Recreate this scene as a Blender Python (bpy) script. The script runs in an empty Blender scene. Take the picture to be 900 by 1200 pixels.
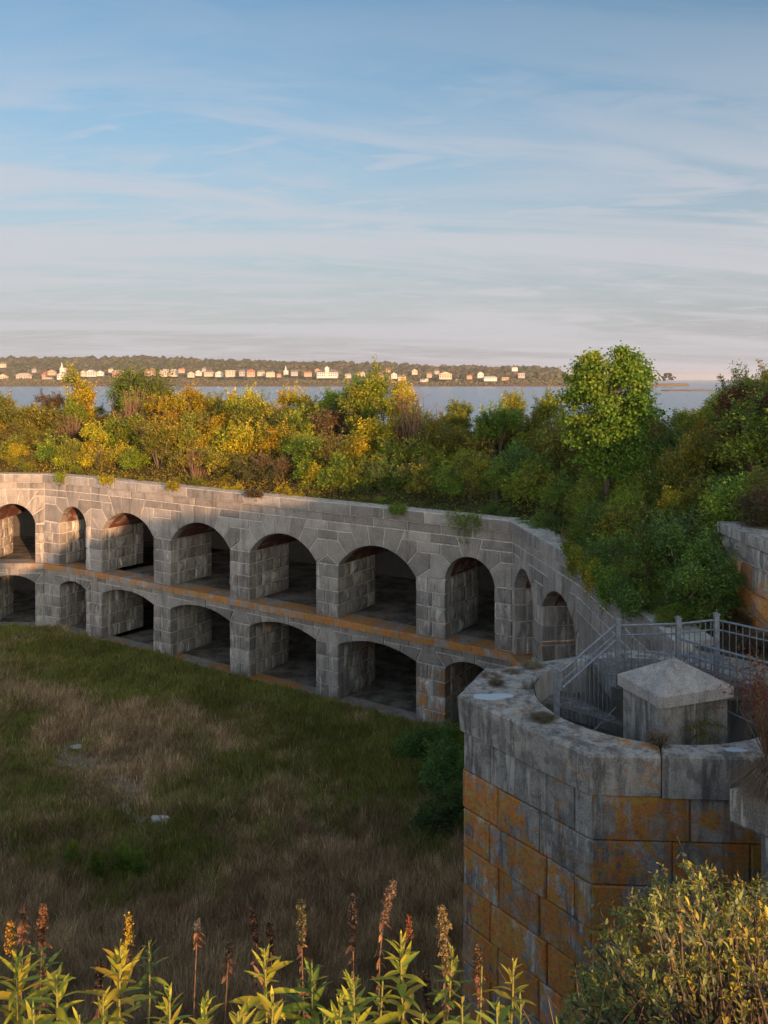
import bpy, math, random
import numpy as np
from mathutils import Vector, noise as mnoise
R = math.radians
rnd = random.Random(7)
scene = bpy.context.scene
col = scene.collection
EYE = 13.8
# ------------------------------------------------------------------ camera
cam_d = bpy.data.cameras.new('camera'); cam = bpy.data.objects.new('camera', cam_d); col.objects.link(cam)
cam.location = (0, 0, EYE); cam.rotation_euler = (R(90), 0, 0)
cam_d.sensor_fit = 'VERTICAL'; cam_d.sensor_height = 36; cam_d.sensor_width = 27
cam_d.lens = 30; cam_d.shift_y = -0.13; cam_d.clip_start = 0.05; cam_d.clip_end = 80000
scene.camera = cam
# ------------------------------------------------------------------ light
SUN_EL = 8.5; SUN_DIR = Vector((0.47, -0.88, 0)).normalized()      # towards the sun
SUN_V = Vector((SUN_DIR.x*math.cos(R(SUN_EL)), SUN_DIR.y*math.cos(R(SUN_EL)), math.sin(R(SUN_EL))))
sl = bpy.data.lights.new('sun', 'SUN'); so = bpy.data.objects.new('sun', sl); col.objects.link(so)
sl.energy = 2.6; sl.angle = R(0.6); sl.color = (1.0, 0.52, 0.24)
so.rotation_euler = SUN_V.to_track_quat('Z', 'Y').to_euler()
world = bpy.data.worlds.new('World'); scene.world = world; world.use_nodes = True
scene.view_settings.view_transform = 'Standard'; scene.view_settings.look = 'None'
scene.view_settings.exposure = 1.55; scene.view_settings.gamma = 1
def build_world():
    nt = world.node_tree; nt.nodes.clear(); N = nt.nodes.new; L = nt.links.new
    out = N('ShaderNodeOutputWorld'); bg = N('ShaderNodeBackground'); L(bg.outputs[0], out.inputs[0])
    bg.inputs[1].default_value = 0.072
    sky = N('ShaderNodeTexSky'); sky.sky_type = 'NISHITA'; sky.sun_disc = False
    sky.sun_elevation = R(SUN_EL); sky.sun_rotation = math.atan2(SUN_DIR.x, SUN_DIR.y)
    sky.air_density = 1.0; sky.dust_density = 1.6; sky.ozone_density = 1.6; sky.altitude = 20
    tc = N('ShaderNodeTexCoord'); sep = N('ShaderNodeSeparateXYZ'); L(tc.outputs['Generated'], sep.inputs[0])
    def m(op, a, b=None, c=None):
        n = N('ShaderNodeMath'); n.operation = op
        for i, v in enumerate((a, b, c)):
            if v is None: continue
            if isinstance(v, (int, float)): n.inputs[i].default_value = v
            else: L(v, n.inputs[i])
        return n.outputs[0]
    z = m('MAXIMUM', m('ADD', sep.outputs[2], 0.10), 0.02)
    u = m('DIVIDE', sep.outputs[0], z); v = m('DIVIDE', sep.outputs[1], z)
    def layer(su, sv, scale, det, lo, hi, seed, dist=0.6, rot=0.0):
        ru = m('ADD', m('MULTIPLY', u, math.cos(rot)), m('MULTIPLY', v, math.sin(rot)))
        rv = m('SUBTRACT', m('MULTIPLY', v, math.cos(rot)), m('MULTIPLY', u, math.sin(rot)))
        cx = N('ShaderNodeCombineXYZ'); L(m('MULTIPLY', ru, su), cx.inputs[0]); L(m('MULTIPLY', rv, sv), cx.inputs[1]); cx.inputs[2].default_value = seed
        no = N('ShaderNodeTexNoise'); no.inputs['Scale'].default_value = scale; no.inputs['Detail'].default_value = det
        no.inputs['Roughness'].default_value = 0.6; no.inputs['Distortion'].default_value = dist; L(cx.outputs[0], no.inputs['Vector'])
        mr = N('ShaderNodeMapRange'); mr.interpolation_type = 'SMOOTHSTEP'; mr.inputs['From Min'].default_value = lo; mr.inputs['From Max'].default_value = hi
        L(no.outputs[0], mr.inputs[0]); return mr.outputs[0]
    c1 = layer(0.75, 2.0, 1.0, 9, 0.46, 0.66, 3.1, 0.9, 0.22)
    c2 = layer(1.3, 4.6, 1.3, 9, 0.48, 0.66, 9.2, 1.2, -0.16)
    c3 = layer(0.26, 0.95, 1.0, 8, 0.42, 0.62, 8.7, 0.9, 0.12)
    band = N('ShaderNodeMapRange'); band.interpolation_type = 'SMOOTHSTEP'
    band.inputs['From Min'].default_value = 0.42; band.inputs['From Max'].default_value = 0.12; L(sep.outputs[2], band.inputs[0])
    cm = m('MULTIPLY', m('MAXIMUM', m('MULTIPLY', c1, 0.75), m('MAXIMUM', m('MULTIPLY', c2, 0.6), m('MULTIPLY', c3, 0.75))), m('ADD', m('MULTIPLY', band.outputs[0], 0.80), 0.14))
    # the thin veil towards the horizon
    # veil and cloud colours boosted on the sun's side to lift the shaded faces
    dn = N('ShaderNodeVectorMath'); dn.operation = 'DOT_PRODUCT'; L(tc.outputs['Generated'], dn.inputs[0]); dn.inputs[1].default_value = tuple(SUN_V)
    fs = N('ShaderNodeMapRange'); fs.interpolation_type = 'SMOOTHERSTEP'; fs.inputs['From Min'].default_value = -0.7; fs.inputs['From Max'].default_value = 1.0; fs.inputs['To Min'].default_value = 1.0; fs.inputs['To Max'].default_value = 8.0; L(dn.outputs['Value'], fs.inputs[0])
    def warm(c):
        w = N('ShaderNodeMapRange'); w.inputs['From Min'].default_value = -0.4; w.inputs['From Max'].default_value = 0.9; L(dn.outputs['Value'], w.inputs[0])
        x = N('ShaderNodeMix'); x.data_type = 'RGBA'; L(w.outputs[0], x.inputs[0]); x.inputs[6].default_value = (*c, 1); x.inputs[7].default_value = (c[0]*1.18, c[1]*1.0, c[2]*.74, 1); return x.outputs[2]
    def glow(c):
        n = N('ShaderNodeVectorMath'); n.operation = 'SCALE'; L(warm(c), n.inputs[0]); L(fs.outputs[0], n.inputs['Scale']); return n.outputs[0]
    blu = N('ShaderNodeVectorMath'); blu.operation = 'MULTIPLY'; L(sky.outputs[0], blu.inputs[0]); blu.inputs[1].default_value = (0.75, 0.86, 0.90)
    veil = N('ShaderNodeMapRange'); veil.interpolation_type = 'SMOOTHSTEP'
    veil.inputs['From Min'].default_value = 0.36; veil.inputs['From Max'].default_value = -0.02; L(sep.outputs[2], veil.inputs[0])
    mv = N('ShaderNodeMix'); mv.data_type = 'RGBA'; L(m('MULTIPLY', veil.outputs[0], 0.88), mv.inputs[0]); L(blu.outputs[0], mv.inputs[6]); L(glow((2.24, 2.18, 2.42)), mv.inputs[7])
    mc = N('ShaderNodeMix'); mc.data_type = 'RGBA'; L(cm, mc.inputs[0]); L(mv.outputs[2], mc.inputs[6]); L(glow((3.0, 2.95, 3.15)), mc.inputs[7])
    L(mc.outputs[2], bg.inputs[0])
build_world()
# ------------------------------------------------------------------ helpers
def tag(o, label=None, cat=None, group=None, kind=None):
    if label: o['label'] = label
    if cat: o['category'] = cat
    if group: o['group'] = group
    if kind: o['kind'] = kind
    return o
def empty(name, loc, label, cat, group=None, rz=0):
    o = bpy.data.objects.new(name, None); col.objects.link(o); o.location = loc; o.rotation_euler = (0, 0, rz)
    o.empty_display_size = 0.3
    return tag(o, label, cat, group)
def link(name, me, parent=None, loc=None, color=None, smooth=False):
    o = bpy.data.objects.new(name, me); col.objects.link(o)
    if parent is not None: o.parent = parent
    if loc is not None: o.location = loc
    if color is not None: o.color = (*color, 1) if len(color) == 3 else color
    return o
def pmesh(name, V, F, mat, smooth=False):
    me = bpy.data.meshes.new(name); me.from_pydata([tuple(v) for v in V], [], F); me.materials.append(mat)
    if smooth: me.polygons.foreach_set('use_smooth', [True]*len(F))
    me.update(); return me
def amesh(name, V, F, mat, C=None, smooth=False):
    """numpy mesh: V (n,3), F (m,k), C (n,3) per-vertex colour named tint"""
    me = bpy.data.meshes.new(name); V = np.asarray(V, np.float32); F = np.asarray(F, np.int32); n, k = F.shape
    me.vertices.add(len(V)); me.vertices.foreach_set('co', V.ravel())
    me.loops.add(n*k); me.loops.foreach_set('vertex_index', F.ravel())
    me.polygons.add(n); me.polygons.foreach_set('loop_start', np.arange(0, n*k, k, dtype=np.int32))
    if smooth: me.polygons.foreach_set('use_smooth', np.ones(n, bool))
    me.update(calc_edges=True)
    if C is not None:
        a = me.color_attributes.new('tint', 'FLOAT_COLOR', 'POINT'); cc = np.ones((len(V), 4), np.float32); cc[:, :3] = C
        a.data.foreach_set('color', cc.ravel())
    me.materials.append(mat); return me
class MB:
    def __init__(s): s.V = []; s.F = []
    def add(s, V, F):
        b = len(s.V); s.V += [tuple(v) for v in V]; s.F += [tuple(i+b for i in f) for f in F]
    def prism(s, poly, z0, z1):
        n = len(poly); s.add([(x, y, z0) for x, y in poly]+[(x, y, z1) for x, y in poly],
            [tuple(range(n-1, -1, -1)), tuple(range(n, 2*n))]+[(i, (i+1) % n, n+(i+1) % n, n+i) for i in range(n)])
    def box(s, c, h, rz=0):
        ca, sa = math.cos(rz), math.sin(rz)
        P = [(c[0]+x*ca-y*sa, c[1]+x*sa+y*ca) for x, y in ((-h[0], -h[1]), (h[0], -h[1]), (h[0], h[1]), (-h[0], h[1]))]
        s.prism(P, c[2]-h[2], c[2]+h[2])
    def tube(s, pts, rad, k=6):
        pts = [Vector(p) for p in pts]; n = len(pts); V = []
        for i, p in enumerate(pts):
            t = (pts[min(i+1, n-1)]-pts[max(i-1, 0)]).normalized()
            a = t.cross(Vector((0, 0, 1)) if abs(t.z) < .9 else Vector((1, 0, 0))).normalized(); b = t.cross(a)
            r = rad[i] if isinstance(rad, (list, tuple)) else rad
            V += [p+a*math.cos(2*math.pi*j/k)*r+b*math.sin(2*math.pi*j/k)*r for j in range(k)]
        F = [(i*k+j, i*k+(j+1) % k, (i+1)*k+(j+1) % k, (i+1)*k+j) for i in range(n-1) for j in range(k)]
        F += [tuple(range(k-1, -1, -1)), tuple((n-1)*k+j for j in range(k))]
        s.add(V, F)
    def build(s, name, mat, parent=None, color=None, smooth=False, loc=None):
        return link(name, pmesh(name, s.V, s.F, mat, smooth), parent, loc, color)
# ------------------------------------------------------------------ numpy value noise
def vnoise(x, y, seed=0):
    x = np.asarray(x, float); y = np.asarray(y, float)
    xi = np.floor(x).astype(np.int64); yi = np.floor(y).astype(np.int64); fx = x-xi; fy = y-yi
    fx = fx*fx*(3-2*fx); fy = fy*fy*(3-2*fy)
    def h(a, b):
        n = (a*374761393+b*668265263+seed*974634777) & 0x7fffffff
        n = ((n ^ (n >> 13))*1274126177) & 0x7fffffff; n = (n ^ (n >> 16)) & 0xffff
        return n/65535.0
    return (h(xi, yi)*(1-fx)+h(xi+1, yi)*fx)*(1-fy)+(h(xi, yi+1)*(1-fx)+h(xi+1, yi+1)*fx)*fy
def fbm(x, y, seed=0, o=4):
    s = 0; a = .5; t = 0
    for i in range(o): s = s+a*vnoise(np.asarray(x)*2**i, np.asarray(y)*2**i, seed+i*17); t += a; a *= .55
    return s/t
# ------------------------------------------------------------------ materials
class NT:
    def __init__(s, name):
        s.m = bpy.data.materials.new(name); s.m.use_nodes = True; s.t = s.m.node_tree; s.b = s.t.nodes['Principled BSDF']; s.out = s.t.nodes['Material Output']
        s.pos = s.n('ShaderNodeNewGeometry').outputs['Position']
    def n(s, typ, **k):
        n = s.t.nodes.new(typ)
        for a, v in k.items(): setattr(n, a, v)
        return n
    def set(s, sock, v):
        if isinstance(v, bpy.types.NodeSocket): s.t.links.new(v, sock)
        else: sock.default_value = v if not (isinstance(v, tuple) and len(v) == 3 and sock.type == 'RGBA') else (*v, 1)
    def math(s, op, a, b=0, clamp=False):
        n = s.n('ShaderNodeMath', operation=op, use_clamp=clamp); s.set(n.inputs[0], a); s.set(n.inputs[1], b); return n.outputs[0]
    def scale(s, vec, v):
        n = s.n('ShaderNodeVectorMath', operation='MULTIPLY'); s.set(n.inputs[0], vec); n.inputs[1].default_value = v; return n.outputs[0]
    def noise(s, sc, det=4, rough=.55, dist=0, vec=None, stretch=None):
        n = s.n('ShaderNodeTexNoise'); v = vec or s.pos
        if stretch: v = s.scale(v, stretch)
        s.set(n.inputs['Vector'], v); n.inputs['Scale'].default_value = sc; n.inputs['Detail'].default_value = det
        n.inputs['Roughness'].default_value = rough; n.inputs['Distortion'].default_value = dist; return n.outputs[0]
    def ss(s, v, lo, hi, a=0, b=1):
        n = s.n('ShaderNodeMapRange', interpolation_type='SMOOTHSTEP'); s.set(n.inputs[0], v); s.set(n.inputs[1], lo); s.set(n.inputs[2], hi)
        n.inputs[3].default_value = a; n.inputs[4].default_value = b; return n.outputs[0]
    def mix(s, f, a, b, mode='MIX'):
        n = s.n('ShaderNodeMix', data_type='RGBA', blend_type=mode); s.set(n.inputs[0], f); s.set(n.inputs[6], a); s.set(n.inputs[7], b); return n.outputs[2]
    def bump(s, h, strength, dist, prev=None):
        n = s.n('ShaderNodeBump'); s.set(n.inputs['Height'], h); n.inputs['Strength'].default_value = strength; n.inputs['Distance'].default_value = dist
        if prev: s.set(n.inputs['Normal'], prev)
        return n.outputs[0]
    def fin(s, colr, rough=.85, normal=None, spec=.3):
        s.set(s.b.inputs['Base Color'], colr); s.set(s.b.inputs['Roughness'], rough); s.b.inputs['Specular IOR Level'].default_value = spec
        if normal: s.set(s.b.inputs['Normal'], normal)
        return s.m
def granite(name, c0, c1, oc=(.66, .23, .03), yc=(.52, .31, .05), scale=1.0, drip=1.0, bumpd=.02, stain=.6):
    g = NT(name); oi = g.n('ShaderNodeObjectInfo'); sp = g.n('ShaderNodeSeparateColor'); g.set(sp.inputs[0], oi.outputs['Color'])
    lich, white, tone = sp.outputs[0], sp.outputs[1], sp.outputs[2]
    spk = g.noise(38*scale, 3, .8); blot = g.noise(1.3*scale, 5, .65, .3)
    c = g.mix(g.ss(spk, .38, .64), c0, c1)
    c = g.mix(g.ss(blot, .38, .66, 0, .6), c, g.mix(1.0, c, (.55, .56, .58), 'MULTIPLY'))
    dark = g.noise(1.0*scale, 5, .7, .2, stretch=(3.4, 3.4, .35))
    c = g.mix(g.ss(dark, .50 if stain < .7 else .46, .70 if stain < .7 else .62, 0, stain), c, (.085, .082, .080))
    if stain > .7: c = g.mix(g.ss(g.noise(3.2, 6, .75, .6), .47, .60, 0, .55), c, (.13, .125, .12))
    dr = g.noise(1.5*scale, 6, .7, .3, stretch=(3.2, 3.2, .5))
    wm = g.math('MULTIPLY', g.ss(dr, .51, .62), g.math('MULTIPLY', white, drip), True)
    c = g.mix(wm, c, (.64, .62, .57))
    # lichen: patchy, speckled
    ln = g.math('ADD', g.math('MULTIPLY', g.noise(.9*scale, 7, .72, .8), .55), g.math('ADD', g.math('MULTIPLY', g.noise(4*scale, 6, .75), .27), g.math('MULTIPLY', g.noise(24*scale, 5, .8), .18)))
    thr = g.math('SUBTRACT', 0.66, g.math('MULTIPLY', lich, .26))
    lm = g.ss(ln, thr, g.math('ADD', thr, .06))
    lm = g.math('MULTIPLY', lm, g.math('GREATER_THAN', lich, .02))
    lc = g.mix(g.ss(g.noise(3.1*scale, 5, .7, .5), .44, .60), oc, yc)
    lc = g.mix(g.ss(g.noise(9*scale, 6, .75, .5), .48, .60, 0, .6), lc, (.30, .12, .045))
    lc = g.mix(g.ss(g.noise(13*scale, 5, .8, .2), .56, .66, 0, .7), lc, (.34, .33, .30))
    lc = g.mix(g.ss(g.noise(45*scale, 3, .8), .45, .66, 0, .65), lc, (.16, .12, .08))
    c = g.mix(g.math('MULTIPLY', lm, .9), c, lc)
    c = g.mix(1.0, c, tone, 'MULTIPLY')
    h = g.math('ADD', g.math('MULTIPLY', g.noise(4.5*scale, 6, .7), 1.0), g.math('MULTIPLY', spk, .3))
    return g.fin(c, .88, g.bump(h, .9, bumpd), .25)
M = {}
M['granite'] = granite('granite', (.285, .268, .248), (.48, .455, .42))
M['granite_tower'] = granite('granite_tower', (.33, .312, .285), (.60, .575, .53), oc=(.80, .26, .025), yc=(.64, .37, .04), scale=1.5, bumpd=.018, stain=.71)
M['granite_cap'] = granite('granite_cap', (.34, .33, .31), (.60, .58, .55), scale=1.3, bumpd=.006, stain=.5)
g = NT('mortar'); M['mortar'] = g.fin(g.mix(g.ss(g.noise(5, 4, .7), .35, .65), (.42, .40, .36), (.68, .66, .60)), .95)
g = NT('brick_vault'); br = g.n('ShaderNodeTexBrick'); g.set(br.inputs['Vector'], g.n('ShaderNodeTexCoord').outputs['UV']); 
br.inputs['Color1'].default_value = (.16, .035, .02, 1); br.inputs['Color2'].default_value = (.10, .03, .022, 1); br.inputs['Mortar'].default_value = (.15, .12, .10, 1); br.inputs['Scale'].default_value = 4
M['brick'] = g.fin(g.mix(g.ss(g.noise(2, 5, .7), .5, .62), br.outputs[0], (.22, .2, .18)), .9)
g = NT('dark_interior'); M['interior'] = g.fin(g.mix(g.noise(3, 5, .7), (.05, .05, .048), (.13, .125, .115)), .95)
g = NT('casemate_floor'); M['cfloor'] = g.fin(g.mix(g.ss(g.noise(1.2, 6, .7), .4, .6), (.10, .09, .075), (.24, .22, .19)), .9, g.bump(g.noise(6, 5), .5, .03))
g = NT('galvanised_metal'); M['metal'] = g.fin(g.mix(g.ss(g.noise(14, 4, .7), .4, .65), (.16, .195, .245), (.25, .29, .345)), .5, spec=.5); g.b.inputs['Metallic'].default_value = .35
g = NT('puddle'); M['puddle'] = g.fin((.42, .47, .53), .03, g.bump(g.noise(9, 2), .05, .01), .6)  # pale blue base colour stands in for the sky's reflection
g = NT('sea_water'); M['sea'] = g.fin((.10, .17, .25), .22, g.bump(g.noise(.12, 6, .7, stretch=(.5, 1.6, 1)), .6, .9), .45)
def leafmat(name, trans=.32, rough=.55, spec=.3):
    g = NT(name); at = g.n('ShaderNodeAttribute', attribute_name='tint'); oi = g.n('ShaderNodeObjectInfo')
    hs = g.n('ShaderNodeHueSaturation'); g.set(hs.inputs['Color'], at.outputs['Color'])
    g.set(hs.inputs['Hue'], g.math('ADD', g.math('MULTIPLY', oi.outputs['Random'], .03), .485)); g.set(hs.inputs['Value'], g.math('ADD', g.math('MULTIPLY', oi.outputs['Random'], .35), .82))
    c = g.mix(1.0, hs.outputs[0], oi.outputs['Color'], 'MULTIPLY')
    g.fin(c, rough, spec=spec); tr = g.n('ShaderNodeBsdfTranslucent'); g.set(tr.inputs[0], c); mx = g.n('ShaderNodeMixShader'); mx.inputs[0].default_value = trans
    g.set(mx.inputs[1], g.b.outputs[0]); g.set(mx.inputs[2], tr.outputs[0]); g.set(g.out.inputs[0], mx.outputs[0]); return g.m
M['leaf'] = leafmat('leaf'); M['blade'] = leafmat('blade', .25, .7, .15)
g = NT('bark'); M['bark'] = g.fin(g.mix(g.noise(9, 5, .7, stretch=(1, 1, .3)), (.06, .045, .035), (.17, .14, .11)), .9)
g = NT('dry_stem'); M['drystem'] = g.fin(g.mix(g.noise(30, 3), (.13, .075, .045), (.26, .17, .10)), .8)
g = NT('green_stem'); M['greenstem'] = g.fin((.20, .20, .05), .7)
g = NT('soil'); M['soil'] = g.fin(g.mix(g.ss(g.noise(1.2, 7, .7), .35, .65), (.035, .035, .016), (.10, .08, .045)), .95, g.bump(g.noise(8, 6), .8, .06))
g = NT('field_ground'); at = g.n('ShaderNodeAttribute', attribute_name='tint')
M['field'] = g.fin(g.mix(g.ss(g.noise(5, 6, .75), .3, .7), g.mix(1., at.outputs[0], (.55, .55, .55), 'MULTIPLY'), g.mix(1., at.outputs[0], (1.25, 1.2, 1.15), 'MULTIPLY')), .95, g.bump(g.noise(7, 6, .7), .9, .08))
# ================================================================== stone blocks
def clip(poly, a, b, c):
    """keep the side a*u+b*v<=c"""
    out = []; n = len(poly)
    for i in range(n):
        p, q = poly[i], poly[(i+1) % n]; dp = a*p[0]+b*p[1]-c; dq = a*q[0]+b*q[1]-c
        if dp <= 1e-9: out.append(p)
        if (dp < -1e-9 and dq > 1e-9) or (dp > 1e-9 and dq < -1e-9):
            t = dp/(dp-dq); out.append((p[0]+(q[0]-p[0])*t, p[1]+(q[1]-p[1])*t))
    r = []
    for p in out:
        if not r or math.hypot(p[0]-r[-1][0], p[1]-r[-1][1]) > .01: r.append(p)
    if len(r) > 1 and math.hypot(r[0][0]-r[-1][0], r[0][1]-r[-1][1]) < .01: r.pop()
    return r
def area(poly): return .5*sum(p[0]*q[1]-q[0]*p[1] for p, q in zip(poly, poly[1:]+poly[:1]))
def inset(poly, dist):
    """dist: function(midpoint)->inset of that edge; poly CCW"""
    n = len(poly); E = []
    for i in range(n):
        p, q = poly[i], poly[(i+1) % n]; l = math.hypot(q[0]-p[0], q[1]-p[1]) or 1e-9
        nx, ny = -(q[1]-p[1])/l, (q[0]-p[0])/l; E.append((nx, ny, dist(((p[0]+q[0])/2, (p[1]+q[1])/2))))
    out = []
    for i in range(n):
        a, b = E[i-1], E[i]; p = poly[i]; det = a[0]*b[1]-a[1]*b[0]
        if abs(det) < .12:
            d = (a[2]+b[2])/2; out.append((p[0]+(a[0]+b[0])/2*d, p[1]+(a[1]+b[1])/2*d))
        else:
            out.append((p[0]+(a[2]*b[1]-b[2]*a[1])/det, p[1]+(a[0]*b[2]-b[0]*a[2])/det))
    return out
class Frame:
    """plan frame: origin (x,y), direction u, up z, w = into the wall"""
    def __init__(s, o, d, z0=0., flip=1):
        s.o = o; l = math.hypot(*d); s.d = (d[0]/l, d[1]/l); s.z0 = z0; s.w = (-s.d[1]*flip, s.d[0]*flip)
    def __call__(s, u, v, w=0.):
        return (s.o[0]+s.d[0]*u+s.w[0]*w, s.o[1]+s.d[1]*u+s.w[1]*w, s.z0+v)
def stone(name, fr, poly, w0, w1, parent, mat, color, free=None, gap=.021, rough=.02, ch=.022):
    """one dressed stone: inset outline, arrised front edge, slightly uneven face"""
    if len(poly) < 3: return None
    if area(poly) < 0: poly = poly[::-1]
    if area(poly) < .012: return None
    P = inset(poly, lambda m: 0.0 if (free and free(m)) else gap)
    Q = inset(P, lambda m: ch)
    if area(Q) <= 0: return None
    n = len(P); cu = sum(p[0] for p in Q)/n; cv = sum(p[1] for p in Q)/n
    pr = rnd.uniform(-.008, .014)
    V = [fr(u, v, w1) for u, v in P]+[fr(u, v, w0+ch*.8-pr) for u, v in P]
    V += [fr(u, v, w0-pr-rnd.uniform(0, rough)) for u, v in Q]
    c0 = len(V)
    V.append(fr(cu+rnd.uniform(-.05, .05), cv+rnd.uniform(-.04, .04), w0-pr-rnd.uniform(rough*.5, rough*2.2)))
    F = []
    for i in range(n):
        j = (i+1) % n
        F += [(i, j, n+j, n+i), (n+i, n+j, 2*n+j, 2*n+i), (2*n+i, 2*n+j, c0)]
    me = pmesh(name, V, F, mat); return link(name, me, parent, color=color)
def core(fr, mb, poly, w0, w1, free=None):
    if len(poly) < 3: return
    if area(poly) < 0: poly = poly[::-1]
    P = inset(poly, lambda m: .02 if (free and free(m)) else 0.0); n = len(P)
    mb.add([fr(u, v, w0) for u, v in P]+[fr(u, v, w1) for u, v in P], [tuple(range(n))]+[(i, n+i, n+(i+1) % n, (i+1) % n) for i in range(n)])
def hull(pts):
    pts = sorted(set((round(a, 4), round(b, 4)) for a, b in pts))
    def half(P):
        h = []
        for p in P:
            while len(h) >= 2 and (h[-1][0]-h[-2][0])*(p[1]-h[-2][1])-(h[-1][1]-h[-2][1])*(p[0]-h[-2][0]) <= 1e-6: h.pop()
            h.append(p)
        return h
    a = half(pts); b = half(pts[::-1]); return a[:-1]+b[:-1]
class Arch:
    def __init__(s, uc, a, spring, rise, nv):
        s.uc, s.a, s.s, s.r, s.nv = uc, a, spring, rise, nv
        s.R = (a*a+rise*rise)/(2*rise); s.c = spring+rise-s.R; s.th = math.asin(min(1, a/s.R))
        if rise > a: s.th = math.pi-s.th
        s.crown = spring+rise
    def at(s, t, r=None): r = r or s.R; return (s.uc+r*math.sin(t), s.c+r*math.cos(t))
    def isfree(s, m):
        if abs(math.hypot(m[0]-s.uc, m[1]-s.c)-s.R) < .03 and m[1] > s.s-.05: return True
        return abs(abs(m[0]-s.uc)-s.a) < .012 and m[1] < s.s+.02
def voussoir_zones(A, side, Uend, vh, vt, vc):
    """stones on one side of an arch (side=+1/-1) up to height vc and out to Uend"""
    k = A.nv//2; th = [A.th*(2*i+1)/A.nv for i in range(k+1)]          # joints; th[k]=springing
    sg = side; big = [(-40, -40), (40, -40), (40, 40), (-40, 40)]
    def ray(poly, t, keep_above):
        # line through arch centre at angle t (on this side)
        a, b = math.cos(t)*sg, -math.sin(t)                                # a*(u-uc)+b*(v-c) >0 = outside/below the ray
        c = a*A.uc+b*A.c
        return clip(poly, a, b, c) if keep_above else clip(poly, -a, -b, -c)
    def ulim(poly): return clip(poly, sg, 0, sg*Uend)
    def beyond(poly, u): return clip(poly, -sg, 0, -sg*u)
    def cutarc(t0, t1, poly):
        # replace the inner region by the intrados: clip against chords of the arc
        n = 4; pts = [A.at(sg*(t0+(t1-t0)*i/n)) for i in range(n+1)]
        # keep outside of the chord between the ends, then add the arc points in place of that edge
        p, q = pts[0], pts[-1]; nx, ny = (p[0]+q[0])/2-A.uc, (p[1]+q[1])/2-A.c
        poly = clip(poly, -nx, -ny, -(nx*p[0]+ny*p[1]))
        if len(poly) < 3: return poly
        if area(poly) < 0: poly = poly[::-1]
        out = []; m = len(poly)
        for i in range(m):
            out.append(poly[i]); a, b = poly[i], poly[(i+1) % m]
            for s0, s1, mid in ((p, q, pts[1:-1]), (q, p, pts[1:-1][::-1])):
                if math.hypot(a[0]-s0[0], a[1]-s0[1]) < .03 and math.hypot(b[0]-s1[0], b[1]-s1[1]) < .03: out += mid
        return out
    Z = []
    # crown joint 0..th[0] handled by the keystone (both sides)
    spring = ray(beyond(clip(ulim(big), 0, -1, -A.s), A.uc+sg*(A.a-1e-4)), A.th, False); spring = clip(spring, 0, 1, vc)
    uT = A.uc+sg*abs((vh-A.c)*math.tan(th[k-1])) if th[k-1] < 1.5 else Uend
    hasT = sg*(Uend-uT) > .15
    for i in range(1, k+1):
        t0, t1 = th[i-1], th[i]
        poly = ray(ray(ulim(clip(clip(big, 0, -1, -A.s+.3), 0, 1, vc)), t1, True), t0, False)
        if i == k:
            poly = clip(poly, 0, 1, vh)
        elif i == k-1:
            poly = clip(poly, 0, 1, vt)
            if hasT:
                # the part above the haunch stone may run on to uT
                low = clip(poly, 0, 1, vh); up = clip(clip(clip(ray(ulim(big), t0, False), 0, -1, -vh), 0, 1, vt), sg, 0, sg*uT)
                poly = hull(low+up)
        Z.append(('voussoir', cutarc(t0, t1, poly)))
    S = clip(clip(ray(ulim(big), th[k-2] if k >= 2 else th[0], False), 0, -1, -vt), 0, 1, vc)
    T = clip(clip(clip(beyond(ulim(big), uT), 0, -1, -vh), 0, 1, vt), 0, 1, vc) if hasT else []
    if not hasT: T = clip(clip(ray(ulim(big), th[k-1], False), 0, -1, -vh), 0, 1, vt)
    if k == 1: T = clip(clip(ray(ulim(big), th[0], False), 0, -1, -vh), 0, 1, vt)
    return Z, spring, T, S
H_LED0, H_LED, H_TOP = 3.26, 3.56, 8.50
def rowsplit(v0, v1, n): return [v0+(v1-v0)*i/n for i in range(n+1)]
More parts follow.
